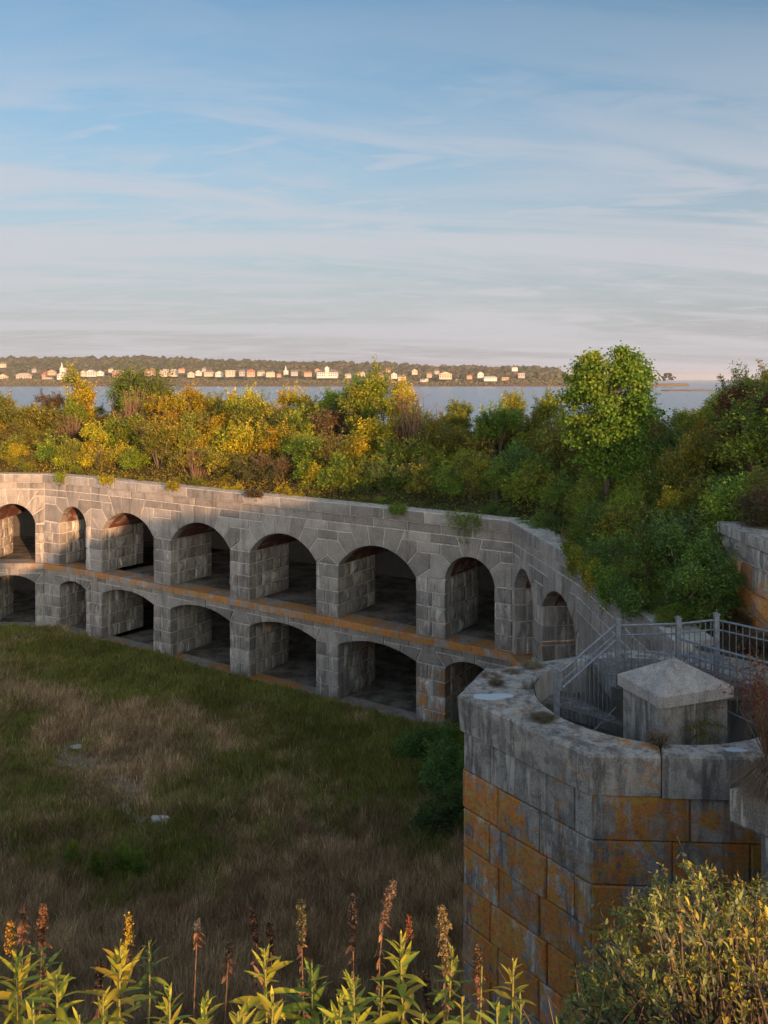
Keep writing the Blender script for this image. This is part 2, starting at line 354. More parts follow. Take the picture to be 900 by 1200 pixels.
def wall_facet(root, start, end, ops, level, lit=0., lich_at=lambda u, v: 0., nrows=4, ends=(0, 0)):
    """ops: list of (u0,u1,spring,rise,nvouss). level 'upper' / 'lower'"""
    d = (end[0]-start[0], end[1]-start[1]); Lw = math.hypot(*d)
    base = H_LED if level == 'upper' else 0.0
    fr = Frame(start, d, base); mb = MB()
    AR = [Arch((o[0]+o[1])/2, (o[1]-o[0])/2, o[2], o[3], o[4]) for o in ops]
    if level == 'upper': vh, vt, vc = 3.30, 3.72, 4.10
    else: vh, vt, vc = 2.98, 2.98, H_LED0-.005
    free = lambda m: any(A.isfree(m) for A in AR)
    G = M['granite']
    def colr(u, v, white=0.): return (max(0, min(1, lich_at(u, v+base)+rnd.uniform(-.05, .12))), white*rnd.uniform(.3, 1.2), rnd.uniform(.66, 1.16))
    def put(name, poly, white=0., w0=0., w1=.45, rough=.012):
        if len(poly) < 3 or abs(area(poly)) < .015: return
        core(fr, mb, poly, w0+.026, w1, free)
        cu = sum(p[0] for p in poly)/len(poly); cv = sum(p[1] for p in poly)/len(poly)
        stone(name, fr, poly, w0, w1-.02, root, G, colr(cu, cv, white), free, rough=rough)
    bounds = [0.]+[(AR[i].uc+AR[i].a+AR[i+1].uc-AR[i+1].a)/2 for i in range(len(AR)-1)]+[Lw]
    halves = {}
    for i, A in enumerate(AR):
        # keystone
        t0 = A.th/A.nv; n = 4; arc = [A.at(-t0+2*t0*j/n) for j in range(n+1)]
        rt = (vc-A.c)*math.tan(t0)
        put('voussoir', arc+[(A.uc+rt, vc), (A.uc-rt, vc)])
        for sg, ue in ((-1, bounds[i]), (1, bounds[i+1])):
            Z, spring, T, S = voussoir_zones(A, sg, ue, vh, vt, vc)
            for nm, p in Z: put(nm, p)
            ended = (i == 0 and sg < 0) or (i == len(AR)-1 and sg > 0)
            key = i if sg < 0 else i+1
            halves.setdefault(key, []).append((spring, T, S))
    for key, hs in halves.items():
        for j, nm in ((0, 'spandrel_stone'), (1, 'spandrel_stone'), (2, 'spandrel_stone')):
            pts = [p for h in hs for p in h[j]]
            if len(pts) >= 3:
                P = hull(pts); w = max(p[0] for p in P)-min(p[0] for p in P)
                if w > 2.2 and j > 0:
                    x0 = min(p[0] for p in P); nn = int(round(w/1.3))
                    for q in range(nn): put(nm, clip(clip(P, -1, 0, -(x0+w*q/nn)), 1, 0, x0+w*(q+1)/nn))
                else: put(nm, P)
    # piers
    edges = [0.]
    for A in AR: edges += [A.uc-A.a, A.uc+A.a]
    edges.append(Lw)
    for i in range(0, len(edges), 2):
        e0, e1 = edges[i], edges[i+1]
        if e1-e0 < .05: continue
        s = AR[min(i//2, len(AR)-1)].s; s2 = AR[max(0, i//2-1)].s; sp = max(s, s2) if i not in (0, len(edges)-2) else (s if i == 0 else s2)
        rows = rowsplit(0, sp, nrows)
        nb = max(1, int(round((e1-e0)/.66)))
        for r in range(nrows):
            cut = [e0+(e1-e0)*k/nb for k in range(nb+1)]
            for k in range(1, nb): cut[k] += (.09 if (r+k) % 2 else -.09)
            for k in range(nb): put('pier_block', [(cut[k], rows[r]), (cut[k+1], rows[r]), (cut[k+1], rows[r+1]), (cut[k], rows[r+1])], white=.8 if level == 'upper' else 1.1, rough=.035)
    # reveals: the jamb of the pier to the left of each opening, facing along +u ; seen through the arch
    for A in AR:
        u0 = A.uc-A.a; jf = Frame(fr(u0, 0, 0)[:2], fr.w, base)      # runs into the wall
        # its 'into' axis must point to -u
        jf.w = (-fr.d[0], -fr.d[1])
        rows = rowsplit(0, A.s, nrows); D = 2.8
        for r in range(nrows):
            off = .0 if r % 2 else .22
            cut = [.46, .46+.42+off]+[.46+.42+off+(D-.88-off)*k/3 for k in range(1, 4)]
            for k in range(len(cut)-1):
                q = [(cut[k], rows[r]), (cut[k+1], rows[r]), (cut[k+1], rows[r+1]), (cut[k], rows[r+1])]
                stone('reveal_block', jf, q, 0.0, .25, root, G, colr(u0, rows[r], 1.6 if level == 'lower' else 1.2), rough=.05, ch=.03)
        mb.add([jf(.44, 0, .03), jf(D, 0, .03), jf(D, A.s, .03), jf(.44, A.s, .03)], [(0, 1, 2, 3)])
        jr = Frame(fr(A.uc+A.a, 0, 0)[:2], fr.w, base); jr.w = fr.d
        for r in range(nrows):
            q = [(.46, rows[r]), (D, rows[r]), (D, rows[r+1]), (.46, rows[r+1])]
            stone('reveal_block', jr, q, 0.0, .25, root, G, colr(u0, rows[r], .6), rough=.04, ch=.03)
        # inner end of the piers
        for x0, x1 in ((u0-.6, u0-.01), (A.uc+A.a+.01, A.uc+A.a+.6)):
            mb.add([fr(x0, 0, D-.02), fr(x1, 0, D-.02), fr(x1, A.s+.1, D-.02), fr(x0, A.s+.1, D-.02)], [(0, 1, 2, 3)])
        # vault
        n = 14; vs = []; fs = []; uv = []
        for j in range(n+1):
            u, v = A.at(-A.th+2*A.th*j/n, A.R+.012)
            for k, w in enumerate((.42, 3.0, 8.0)): vs.append(fr(u, v, w)); uv.append((j*A.R*2*A.th/n, w))
        for j in range(n):
            for k in range(2): a = j*3+k; fs.append((a, a+3, a+4, a+1))
        me = pmesh('vault', vs, fs, M['brick'] if level == 'upper' else M['granite'], True); ul = me.uv_layers.new(name='uv')
        for lp in me.loops: ul.data[lp.index].uv = uv[lp.vertex_index]
        link('vault', me, root, color=(0, .3, .5))
    if level == 'upper' :
        # band course and coping
        for nm, v0, v1, w0, ln, w1 in (('band_course_stone', 4.10, 4.48, 0.0, 1.5, .5), ('coping_stone', 4.48, 4.94, -.14, 1.9, .75)):
            n = max(1, int(round(Lw/ln))); cc = [Lw*k/n+(rnd.uniform(-.2, .2) if 0 < k < n else 0) for k in range(n+1)]
            for k in range(n):
                put(nm, [(cc[k], v0), (cc[k+1], v0), (cc[k+1], v1), (cc[k], v1)], w0=w0, w1=w1)
            if nm == 'coping_stone':
                mb.add([fr(0, v1-.03, w0+.02), fr(Lw, v1-.03, w0+.02), fr(Lw, v1-.03, w1), fr(0, v1-.03, w1), fr(0, v0+.02, w0+.02), fr(Lw, v0+.02, w0+.02), fr(Lw, v0+.02, w1), fr(0, v0+.02, w1)], [(0, 1, 2, 3), (7, 6, 5, 4)])
                for k in range(n):   # flat top of each coping stone
                    t = [(cc[k]+.02, w0+.03), (cc[k+1]-.02, w0+.03), (cc[k+1]-.02, w1-.02), (cc[k]+.02, w1-.02)]
                    t_o = link('coping_top', pmesh('coping_top', [fr(a, v1-.012, b) for a, b in t]+[fr(a, v1-.06, b) for a, b in t], [(0, 1, 2, 3), (0, 4, 5, 1), (2, 6, 7, 3)], G), root, color=colr(cc[k], v1))
    mb.build('mortar_core', M['mortar'], root)
    return fr, Lw, AR
def ledge(root, start, end, lich=.9):
    d = (end[0]-start[0], end[1]-start[1]); Lw = math.hypot(*d); fr = Frame(start, d, 0)
    n = max(1, int(round(Lw/1.6))); cc = [Lw*k/n for k in range(n+1)]
    for k in range(n):
        c = (lich*rnd.uniform(.75, 1.05), .2, rnd.uniform(.9, 1.1))
        P = [(cc[k]+.008, -.15), (cc[k+1]-.008, -.15), (cc[k+1]-.008, .9), (cc[k]+.008, .9)]
        mb = MB(); j = rnd.uniform(0, .015)
        mb.add([fr(u, H_LED0, w) for u, w in P]+[fr(u, H_LED-.03, w-(.0 if w > 0 else j)) for u, w in P]+[fr(u, H_LED-.004, w+(.03 if w < 0 else 0)) for u, w in P],
            [(3, 2, 1, 0), (0, 1, 5, 4), (1, 2, 6, 5), (2, 3, 7, 6), (3, 0, 4, 7), (4, 5, 9, 8), (8, 9, 10, 11), (5, 6, 10, 9), (6, 7, 11, 10), (7, 4, 8, 11)])
        mb.build('ledge_stone', M['granite'], root, color=c)
    # plinth at the ground
    n = max(1, int(round(Lw/1.8))); cc = [Lw*k/n for k in range(n+1)]
    for k in range(n):
        mb = MB(); j = rnd.uniform(0, .05)
        P = [(cc[k]+.01, -.30-j), (cc[k+1]-.01, -.30-j), (cc[k+1]-.01, .7), (cc[k]+.01, .7)]
        V = [fr(u, -.3, w) for u, w in P]+[fr(u, .045, w) for u, w in P]
        mb.add(V, [(0, 1, 5, 4), (1, 2, 6, 5), (3, 0, 4, 7), (4, 5, 6, 7)])
        mb.build('plinth_stone', M['granite'], root, color=(lich*rnd.uniform(.5, .95), .2, 1))
    # floors, back wall and roof of the casemates
    mb = MB()
    for z in (.03, H_LED-.03): mb.add([fr(-1.5, z, .6), fr(Lw+1.5, z, .6), fr(Lw+3, z, 9.2), fr(-3, z, 9.2)], [(0, 1, 2, 3)])
    mb.add([fr(-1.5, H_LED0+.01, 2.7), fr(Lw+1.5, H_LED0+.01, 2.7), fr(Lw+3, H_LED0+.01, 9.2), fr(-3, H_LED0+.01, 9.2)], [(3, 2, 1, 0)])
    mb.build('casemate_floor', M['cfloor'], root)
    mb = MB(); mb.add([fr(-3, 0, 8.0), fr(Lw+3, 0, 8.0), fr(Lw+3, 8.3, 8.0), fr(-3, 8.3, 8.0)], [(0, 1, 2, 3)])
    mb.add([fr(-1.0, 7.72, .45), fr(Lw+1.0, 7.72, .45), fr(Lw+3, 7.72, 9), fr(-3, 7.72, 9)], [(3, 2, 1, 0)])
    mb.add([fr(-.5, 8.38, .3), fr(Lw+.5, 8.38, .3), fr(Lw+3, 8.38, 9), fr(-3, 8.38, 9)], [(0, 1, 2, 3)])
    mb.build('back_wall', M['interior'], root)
# --- plan of the parade walls (metres, camera at the origin looking along +y)
PA, PB, PC, PD, PE, PF = (-29., 47.9), (-18.9, 47.5), (-15.7, 45.7), (4.8, 31.95), (5.78, 25.3), (6.0, 17.3)
W4 = (2.25, 1.05, 7); L4 = (2.43, .42, 5)
C_ops = [(.9, 4.95), (6.2, 10.2), (11.45, 15.35), (16.55, 20.45), (21.8, 23.95)]
facets = [
 ('far end of the arcade wall catching the last sun, with the leftmost upper arches and ledge', PA, PB, [(3.2, 5.8, 2.15, 1.12, 7), (6.98, 9.58, 2.15, 1.12, 7)], [(3.2, 5.8, 2.43, .42, 5), (6.98, 9.58, 2.43, .42, 5)], .62),
 ('short angled wall piece with one narrow arch on each level, left of the long arcade', PB, PC, [(1.24, 3.3, 2.3, .98, 5)], [(1.24, 3.3, 2.43, .36, 5)], .78),
 ('long two-tiered grey granite arcade wall with five upper arches and orange lichen ledge', PC, PD, [(*o, *W4) for o in C_ops[:4]]+[(*C_ops[4], 2.35, 1.0, 5)], [(*o, *L4) for o in C_ops[:4]]+[(*C_ops[4], 2.43, .40, 5)], .92),
 ('side arcade wall in shade running toward the stair tower, with two narrow upper arches', PD, PE, [(.3, 2.45, 2.45, .95, 5), (3.4, 6.5, 2.6, .85, 7)], [(.3, 2.45, 2.43, .4, 5), (3.4, 6.5, 2.43, .42, 5)], .92),
 ('plain end piece of the shaded side wall, just behind the stair tower', PE, PF, [(6.0, 7.5, 2.3, .75, 5)], [(6.0, 7.5, 2.43, .3, 5)], .7)]
for i, (lab, a, b, up, lo, lich) in enumerate(facets):
    root = empty('arcade_wall', (a[0], a[1], 0), lab, 'wall', 'granite walls of the fort courtyard')
    rp = root.location.copy()
    before = set(o.name for o in col.objects)
    if i == 2: la = lambda u, v: (.22+.22*(u > 12)+.16*(u > 19) if v < 2.6 else (.30 if 3.6 < v < 4.4 and u > 8 else (.28 if u > 20 and v < 6 else .1)))
    elif i == 3: la = lambda u, v: .42 if v < 5.2 and u < 3 else (.3 if u > 5 and v < 6.8 else .14)
    else: la = lambda u, v: .12
    wall_facet(root, a, b, up, 'upper', lich_at=la)
    wall_facet(root, a, b, lo, 'lower', lich_at=la)
    ledge(root, a, b, lich)
    for o in col.objects:
        if o.parent == root and o.name not in before: o.location = -rp   # child geometry is in world metres
# ================================================================== stair tower at the corner
TC, TR = (4.6, 14.6), 2.0
ZT = 8.40
OUT = [(1.89, 15.98), (1.24, 14.56), (2.02, 13.49), (2.94, 12.24), (3.97, 12.20), (5.75, 12.1), (7.0, 12.9), (7.45, 14.4), (7.2, 16.2), (6.2, 17.05), (4.7, 17.1), (3.60, 16.7)]
def tower():
    root = empty('stair_tower', (TC[0], TC[1], 0), 'stone stair tower with pale angular coping and orange lichen over its courses', 'tower')
    def inn(p): a = math.atan2(p[1]-TC[1], p[0]-TC[0]); return a
    def ring(p, r=TR): a = inn(p); return (TC[0]+r*math.cos(a), TC[1]+r*math.sin(a))
    TOP = M['granite_tower']
    # coping stones: groups of outer corners
    stones = [[OUT[11], OUT[0]], [OUT[0], OUT[1], (1.60, 14.07)], [(1.60, 14.07), OUT[2]], [OUT[2], OUT[3], OUT[4]], [OUT[4], OUT[5]], [OUT[5], OUT[6]], [OUT[6], OUT[7]], [OUT[7], OUT[8]], [OUT[8], OUT[9]], [OUT[9], OUT[10]], [OUT[10], OUT[11]]]
    lich = [.1, .3, .42, .5, .3, .2, .1, .1, .1, .1, .1]; dz = [-.05, 0, .004, -.004, .006, 0, 0, 0, 0, -.03, -.04]
    for k, o in enumerate(stones):
        a0, a1 = inn(o[0]), inn(o[-1])
        while a1 < a0: a1 += 2*math.pi
        if a1-a0 > math.pi: a0 += 2*math.pi-0; 
        n = 7; arc = [(TC[0]+TR*math.cos(a0+(a1-a0)*j/n), TC[1]+TR*math.sin(a0+(a1-a0)*j/n)) for j in range(n+1)]
        if a0 > a1: pass
        if k == 1: arc = [ring(o[0], 2.0)]+[ring((1.5, 15.0), 2.32), ring((1.5, 15.0), 2.05)]+arc[3:]
        poly = o+arc[::-1]
        if area(poly) < 0: poly = poly[::-1]
        # joints: 8 mm all round except on outer and inner faces
        P = inset(poly, lambda m: .007)
        Q = inset(P, lambda m: .022); B = inset(P, lambda m: .05 if math.hypot(m[0]-TC[0], m[1]-TC[1]) > TR+.6 else 0)
        z1 = ZT+dz[k]; nP = len(P); V = [(x, y, ZT-.60) for x, y in B]+[(x, y, z1-.03) for x, y in P]+[(x, y, z1) for x, y in Q]
        F = [tuple(range(nP-1, -1, -1))]
        for i in range(nP):
            j = (i+1) % nP; F += [(i, j, nP+j, nP+i), (nP+i, nP+j, 2*nP+j, 2*nP+i)]
        F.append(tuple(range(2*nP, 3*nP)))
        o_ = link('coping_stone', pmesh('coping_stone', V, F, TOP), root, color=(lich[k], .35, 1.0)); o_.location = (-TC[0], -TC[1], 0)
    # courses below the coping
    body = [(p[0]+(TC[0]-p[0])*.035, p[1]+(TC[1]-p[1])*.035) for p in OUT]
    core_p = [(p[0]+(TC[0]-p[0])*.02, p[1]+(TC[1]-p[1])*.02) for p in body]
    mb = MB(); n = len(core_p); cz = ZT-.605
    ins = [(TC[0]+TR*math.cos(2*math.pi*i/24), TC[1]+TR*math.sin(2*math.pi*i/24)) for i in range(24)]
    mb.add([(x, y, -.2) for x, y in core_p]+[(x, y, cz) for x, y in core_p], [(i, (i+1) % n, n+(i+1) % n, n+i) for i in range(n)])
    o = mb.build('mortar_core', M['mortar'], root); o.location = (-TC[0], -TC[1], 0)
    mb = MB(); mb.add([(x, y, 5.2) for x, y in ins]+[(x, y, ZT-.03) for x, y in ins], [(i, 24+i, 24+(i+1) % 24, (i+1) % 24) for i in range(24)])
    g = NT('stair_well_wall'); wm = g.fin(g.mix(g.ss(g.noise(1.5, 6, .7, stretch=(2, 2, .5)), .35, .65), (.30, .29, .27), (.50, .48, .45)), .9, g.bump(g.noise(7, 5), .5, .02))
    o = mb.build('well_lining', wm, root); o.location = (-TC[0], -TC[1], 0)
    faces = [(0, 1), (1, 2, 3), (3, 4, 5), (5, 6), (11, 0)]
    nr = 12; hrow = (ZT-.61)/nr
    edges = [((body[0]), (body[1])), (body[1], body[3]), (body[3], body[5]), (body[11], body[0]), (body[5], body[6])]
    for fi, (a, b) in enumerate(edges):
        d = (b[0]-a[0], b[1]-a[1]); L = math.hypot(*d); fr = Frame(a, d, 0)
        if (fr.w[0]*(TC[0]-a[0])+fr.w[1]*(TC[1]-a[1])) < 0: fr.w = (-fr.w[0], -fr.w[1])
        for r in range(nr):
            z0, z1 = r*hrow, (r+1)*hrow; ph = (r % 2)
            if fi == 1: cut = [0, .55+.12*ph, 1.55+.35*ph, L-.42+.1*ph, L] if ph else [0, .85, 1.75, L]
            elif fi == 2: cut = [0, 1.15+.25*ph, 2.25+.2*ph, L]
            else: cut = [0, L*.45+.15*ph, L]
            for k in range(len(cut)-1):
                top = r >= nr-1
                l = rnd.uniform(.68, .84)
                if fi == 1: l = rnd.uniform(.66, .84) if not (top and k < 3) else rnd.choice([.35, .55])
                if fi == 2: l = rnd.uniform(.74, .92)
                if r < nr-6 and fi == 1: l = rnd.uniform(.55, .8)
                if fi == 1 and r == nr-1 and k == 1: l = 0
                stone('tower_block', fr, [(cut[k], z0), (cut[k+1], z0), (cut[k+1], z1), (cut[k], z1)], 0, .3, root, TOP, (l*1.0, rnd.choice([.1, .3, .9]), rnd.uniform(.8, 1.1)), gap=.009, rough=.012 if rnd.random() < .8 else .03, ch=.018).location = (-TC[0], -TC[1], 0)
    # landing and winding steps inside the well
    conc = granite('step_stone', (.15, .145, .13), (.27, .26, .24))
    mb = MB(); pl = [(TC[0]+(TR-.012)*math.cos(a), TC[1]+(TR-.012)*math.sin(a)) for a in [R(x) for x in range(-22, 135, 12)]]
    pl = [p for p in pl if p[1] > 14.98-.0 and p[0] > 3.9] ; pl = [(6.45, 15.0)]+pl+[(4.0, 16.45), (4.0, 15.0)]
    mb.prism(pl, ZT-.25, ZT-.02); mb.build('landing', conc, root, color=(0, .3, .9), loc=(-TC[0], -TC[1], 0))
    for k in range(7):
        a0 = R(128+k*19); a1 = R(128+(k+1)*19+3); z = ZT-.5-.22*k
        q = [(TC[0]+.25*math.cos((a0+a1)/2), TC[1]-.55+.25*math.sin((a0+a1)/2))]+[(TC[0]+(TR-.015)*math.cos(a), TC[1]+(TR-.015)*math.sin(a)) for a in (a0, (a0+a1)/2, a1)]
        if area(q) < 0: q = q[::-1]
        m2 = MB(); m2.prism(q, z-.17, z); m2.build('step', conc, root, color=(.0, .3, rnd.uniform(.8, 1.05)), loc=(-TC[0], -TC[1], 0))
    mb = MB(); mb.prism(ins, 6.2, 6.3); mb.build('well_floor', M['soil'], root, loc=(-TC[0], -TC[1], 0))
    # worn patches: puddles lying in hollows of the coping
    def blob(cx, cy, rx, ry, rot, seed, z, name, mat, lab, cat):
        rr = random.Random(seed); n = 18; P = []
        ph = [rr.uniform(0, 6.28) for _ in range(3)]
        for i in range(n):
            a = 2*math.pi*i/n; r = 1+.16*math.sin(2*a+ph[0])+.14*math.sin(3*a+ph[1])+.08*math.sin(5*a+ph[2]); x, y = rx*r*math.cos(a), ry*r*math.sin(a)
            P.append((x*math.cos(rot)-y*math.sin(rot), x*math.sin(rot)+y*math.cos(rot)))
        me = pmesh(name, [(x, y, 0) for x, y in P]+[(x*1.03, y*1.03, -.004) for x, y in P], [tuple(range(n))]+[(i, n+i, n+(i+1) % n, (i+1) % n) for i in range(n)], mat)
        return tag(link(name, me, None, (cx, cy, z)), lab, cat, 'puddles on the tower coping')
    blob(1.84, 14.50, .30, .16, .1, 4, ZT+.006, 'puddle', M['puddle'], 'pale rain puddle at the left corner of the tower coping', 'puddle')
    blob(5.1, 12.40, .16, .07, .0, 9, ZT+.012, 'puddle', M['puddle'], 'small rain puddle on the right end of the tower coping', 'puddle')
tower()
def newel():
    c = (4.74, 13.93); rot = math.atan2(.48, 1.31); zt = EYE-4.91
    root = empty('stair_cap_block', (c[0], c[1], 0), 'weathered square stone block with low pyramid cap standing inside the tower', 'stone block', rz=rot)
    hx, hy = .70, .56
    def loft(name, rings, mat, color, apex=None):
        V = []; F = []
        for x, y, z in rings: V += [(-x, -y, z), (x, -y, z), (x, y, z), (-x, y, z)]
        for k in range(len(rings)-1): F += [(4*k+i, 4*k+(i+1) % 4, 4*k+4+(i+1) % 4, 4*k+4+i) for i in range(4)]
        F.append((3, 2, 1, 0)); t = 4*(len(rings)-1)
        if apex: V.append(apex); F += [(t+i, t+(i+1) % 4, len(V)-1) for i in range(4)]
        else: F.append((t, t+1, t+2, t+3))
        return link(name, pmesh(name, V, F, mat), root, color=color)
    loft('pyramid_cap', [(hx-.05, hy-.05, zt-.20), (hx, hy, zt-.185), (hx, hy, zt-.012), (hx-.012, hy-.012, zt)], M['granite_cap'], (.0, .3, 1.0), (0, 0, zt+.36))
    g = (.30, 1.0, .9)
    # four upright slabs with a joint between them, front ones visible
    for sx, x0, x1, t in ((0, -hx+.07, -.02, .8), (0, .02, hx-.07, 1.0)):
        mb = MB(); mb.prism([(x0, -hy+.06), (x1, -hy+.06), (x1, hy-.06), (x0, hy-.06)], 6.3, zt-.203); mb.build('upright_slab', M['granite_tower'], root, color=(.42*t if x0 < 0 else .08, .3, .62 if x0 > 0 else .9))
    mb = MB(); mb.prism([(-hx+.085, -hy+.08), (hx-.085, -hy+.08), (hx-.085, hy-.08), (-hx+.085, hy-.08)], 6.3, zt-.21); mb.build('core', M['mortar'], root)
newel()
# ------------------------------------------------------------------ railings
def post(root, x, y, zt, zb, hw=.042):
    mb = MB(); mb.box((x, y, (zt+zb)/2), (hw, hw, (zt-zb)/2)); mb.box((x, y, zt+.012), (hw+.012, hw+.012, .012)); mb.box((x, y, zt+.032), (hw-.012, hw-.012, .012))
    mb.build('post', M['metal'], root)
def panel(root, a, b, n, second=.17, r=.021, pick=.009, ext=0):
    """a, b = (x,y,ztop,zbot)"""
    def P(t, k): return Vector((a[0]+(b[0]-a[0])*t, a[1]+(b[1]-a[1])*t, 0))
    def zt(t): return a[2]+(b[2]-a[2])*t
    def zb(t): return a[3]+(b[3]-a[3])*t
    for nm, f, rr in (('top_rail', lambda t: zt(t), r), ('upper_rail', lambda t: zt(t)-second, r*.75), ('bottom_rail', lambda t: zb(t), r*.75)):
        mb = MB(); p, q = P(0, 0), P(1, 0); mb.tube([(p.x, p.y, f(0)), (q.x, q.y, f(1))], rr, 4 if nm != 'top_rail' else 6); mb.build(nm, M['metal'], root)
    for i in range(1, n):
        t = i/n; p = P(t, 0); mb = MB(); mb.tube([(p.x, p.y, zb(t)), (p.x, p.y, zt(t))], pick, 4); mb.build('picket', M['metal'], root)
def railings():
    zt = EYE-4.25
    r1 = empty('railing', (4.65, 15.0, ZT), 'level galvanised railing with posts along the back landing of the stair tower', 'railing', 'galvanised railings of the stair tower')
    pts = [(4.10, 14.95), (5.19, 15.05), (5.96, 15.30), (7.1, 14.05)]
    for i, p in enumerate(pts): post(r1, *p, zt+.02, ZT-.02)
    ns = [9, 7, 14]
    for i in range(3): panel(r1, (*pts[i], zt-.07, ZT+.08), (*pts[i+1], zt-.07, ZT+.08), ns[i])
    r2 = empty('railing', (3.5, 14.6, 7.6), 'sloping stair railing running down to the left inside the tower', 'railing', 'galvanised railings of the stair tower')
    post(r2, 2.90, 14.35, EYE-4.93, 6.9, .048)
    panel(r2, (4.05, 14.93, zt-.05, ZT-.35), (2.94, 14.37, EYE-4.96, 7.25), 13)
    mb = MB(); mb.tube([(4.02, 14.85, zt-.30), (2.98, 14.28, EYE-5.17)], .024, 6); mb.build('handrail', M['metal'], r2)
    r3 = empty('railing', (6.0, 13.9, ZT), 'near railing at the right of the pyramid-capped block, beside the red shrub', 'railing', 'galvanised railings of the stair tower')
    a, b = (5.22, 14.98, EYE-4.58, ZT-.05), (6.55, 12.95, EYE-4.50, ZT-.28)
    panel(r3, a, b, 20, second=.26)
    post(r3, 6.58, 12.9, EYE-4.40, ZT-.3)
    for rt in (r1, r2, r3):
        for o in col.objects:
            if o.parent == rt: o.location = -rt.location
railings()
# ------------------------------------------------------------------ right rampart wall and overhanging slab
def rampart():
    a, b = (7.82, 19.75), (8.05, 9.0); d = (b[0]-a[0], b[1]-a[1]); L = math.hypot(*d)
    root = empty('rampart_wall', (a[0], a[1], ZT), 'upper granite retaining wall at the right edge, orange lichen on its lower stones', 'wall', 'granite walls of the fort courtyard')
    fr = Frame(a, d, ZT); 
    if fr.w[0] < 0: fr.w = (-fr.w[0], -fr.w[1])
    rows = [-.15, .35, .88, 1.42, 1.86]
    for side in (0, 1):
        f2 = fr if side == 0 else Frame(a, (fr.w[0], fr.w[1]), ZT)
        if side: f2.w = fr.d
        LL = L if side == 0 else 3.
        mb = MB(); core(f2, mb, [(0.02, -.3), (LL, -.3), (LL, 1.84), (0.02, 1.84)], .035, .5); o = mb.build('mortar_core', M['mortar'], root); o.location = -root.location
        for r in range(4):
            u = 0.; k = 0
            while u < LL-.05:
                w = min(LL-u, rnd.uniform(.7, 1.25) if not (u == 0 and r % 2) else .45)
                l = [1.0, .95, .7, .35][r]*rnd.uniform(.8, 1.0)
                o = stone('wall_block', f2, [(u, rows[r]), (u+w, rows[r]), (u+w, rows[r+1]), (u, rows[r+1])], 0, .4, root, M['granite_tower'], (l, .8, rnd.uniform(.9, 1.15)), rough=.05)
                if o: o.location = -root.location
                u += w
        u = 0
        while u < LL-.05:
            w = min(LL-u, 1.3)
            mb = MB(); P = [(u+.008, -.12 if side == 0 else -.10), (u+w-.008, -.12 if side == 0 else -.10), (u+w-.008, .7), (u+.008, .7)]
            if side == 1 and u < .5: P = [(max(.72, x), y) for x, y in P]
            V = [f2(x, 1.87, y) for x, y in P]+[f2(x, 2.10, y) for x, y in P]
            mb.add(V, [(3, 2, 1, 0), (4, 5, 6, 7)]+[(i, (i+1) % 4, 4+(i+1) % 4, 4+i) for i in range(4)]); o = mb.build('coping_stone', M['granite_tower'], root, color=(.15, .4, 1.1)); o.location = -root.location
            u += w
rampart()
def slab():
    P = [(4.50, 11.10), (5.35, 10.02), (7.4, 11.2), (6.5, 11.75)]
    c = (5.6, 10.9); root = empty('overhanging_slab', (c[0], c[1], 0), 'thick speckled stone slab jutting in from the right edge under a tuft of dry grass', 'stone slab')
    Q = [(x-c[0], y-c[1]) for x, y in P]; n = 4; I = inset(Q if area(Q) > 0 else Q[::-1], lambda m: .03); O = Q if area(Q) > 0 else Q[::-1]
    V = [(x, y, 8.02) for x, y in I]+[(x, y, 8.06) for x, y in O]+[(x, y, 8.46) for x, y in O]+[(x, y, 8.49) for x, y in I]
    F = [(3, 2, 1, 0), (12, 13, 14, 15)]+[(4*k+i, 4*k+(i+1) % 4, 4*k+4+(i+1) % 4, 4*k+4+i) for k in range(3) for i in range(4)]
    sm = granite('speckled_stone', (.22, .18, .15), (.42, .38, .33), scale=1.3)
    link('slab', pmesh('slab', V, F, sm), root, color=(.42, .9, 1.15))
    mb = MB(); mb.box((5.06-c[0], 10.82-c[1], 6.6), (.17, .17, 1.41), .9); mb.build('pillar', M['granite_tower'], root, color=(.05, 1., 1.1))
    mb = MB(); mb.box((6.3-c[0], 11.4-c[1], 4.0), (1.0, .35, 4.0), .5); mb.build('pier', M['granite'], root, color=(.1, .3, .7))
slab()
# ================================================================== sea and far shore
SEA = EYE-16.3
def grid(name, xs, ys, zf, mat, kind=None, C=None, parent=None):
    X, Y = np.meshgrid(xs, ys); Z = zf(X, Y); V = np.stack([X, Y, Z], -1).reshape(-1, 3); nx, ny = len(xs), len(ys)
    i = np.arange((ny-1)*nx).reshape(ny-1, nx)[:, :-1].ravel(); F = np.stack([i, i+1, i+nx+1, i+nx], -1)
    cc = C(X, Y).reshape(-1, 3) if C else None
    o = link(name, amesh(name, V, F, mat, cc, True), parent)
    if kind: o['kind'] = kind
    return o
mb = MB(); mb.add([(-14000, 52, SEA), (14000, 52, SEA), (14000, 15000, SEA), (-14000, 15000, SEA)], [(0, 1, 2, 3)]); mb.build('sea', M['sea'], None)['kind'] = 'structure'
SHX = [-1400, -840, -560, -375, -187, 0, 100, 190, 290, 380, 420, 520]
SHT = [26, 30, 31.2, 27.5, 25.5, 23, 19.5, 17.5, 18, 16, 4, 0]           # skyline in metres above eye/1.87 (px)
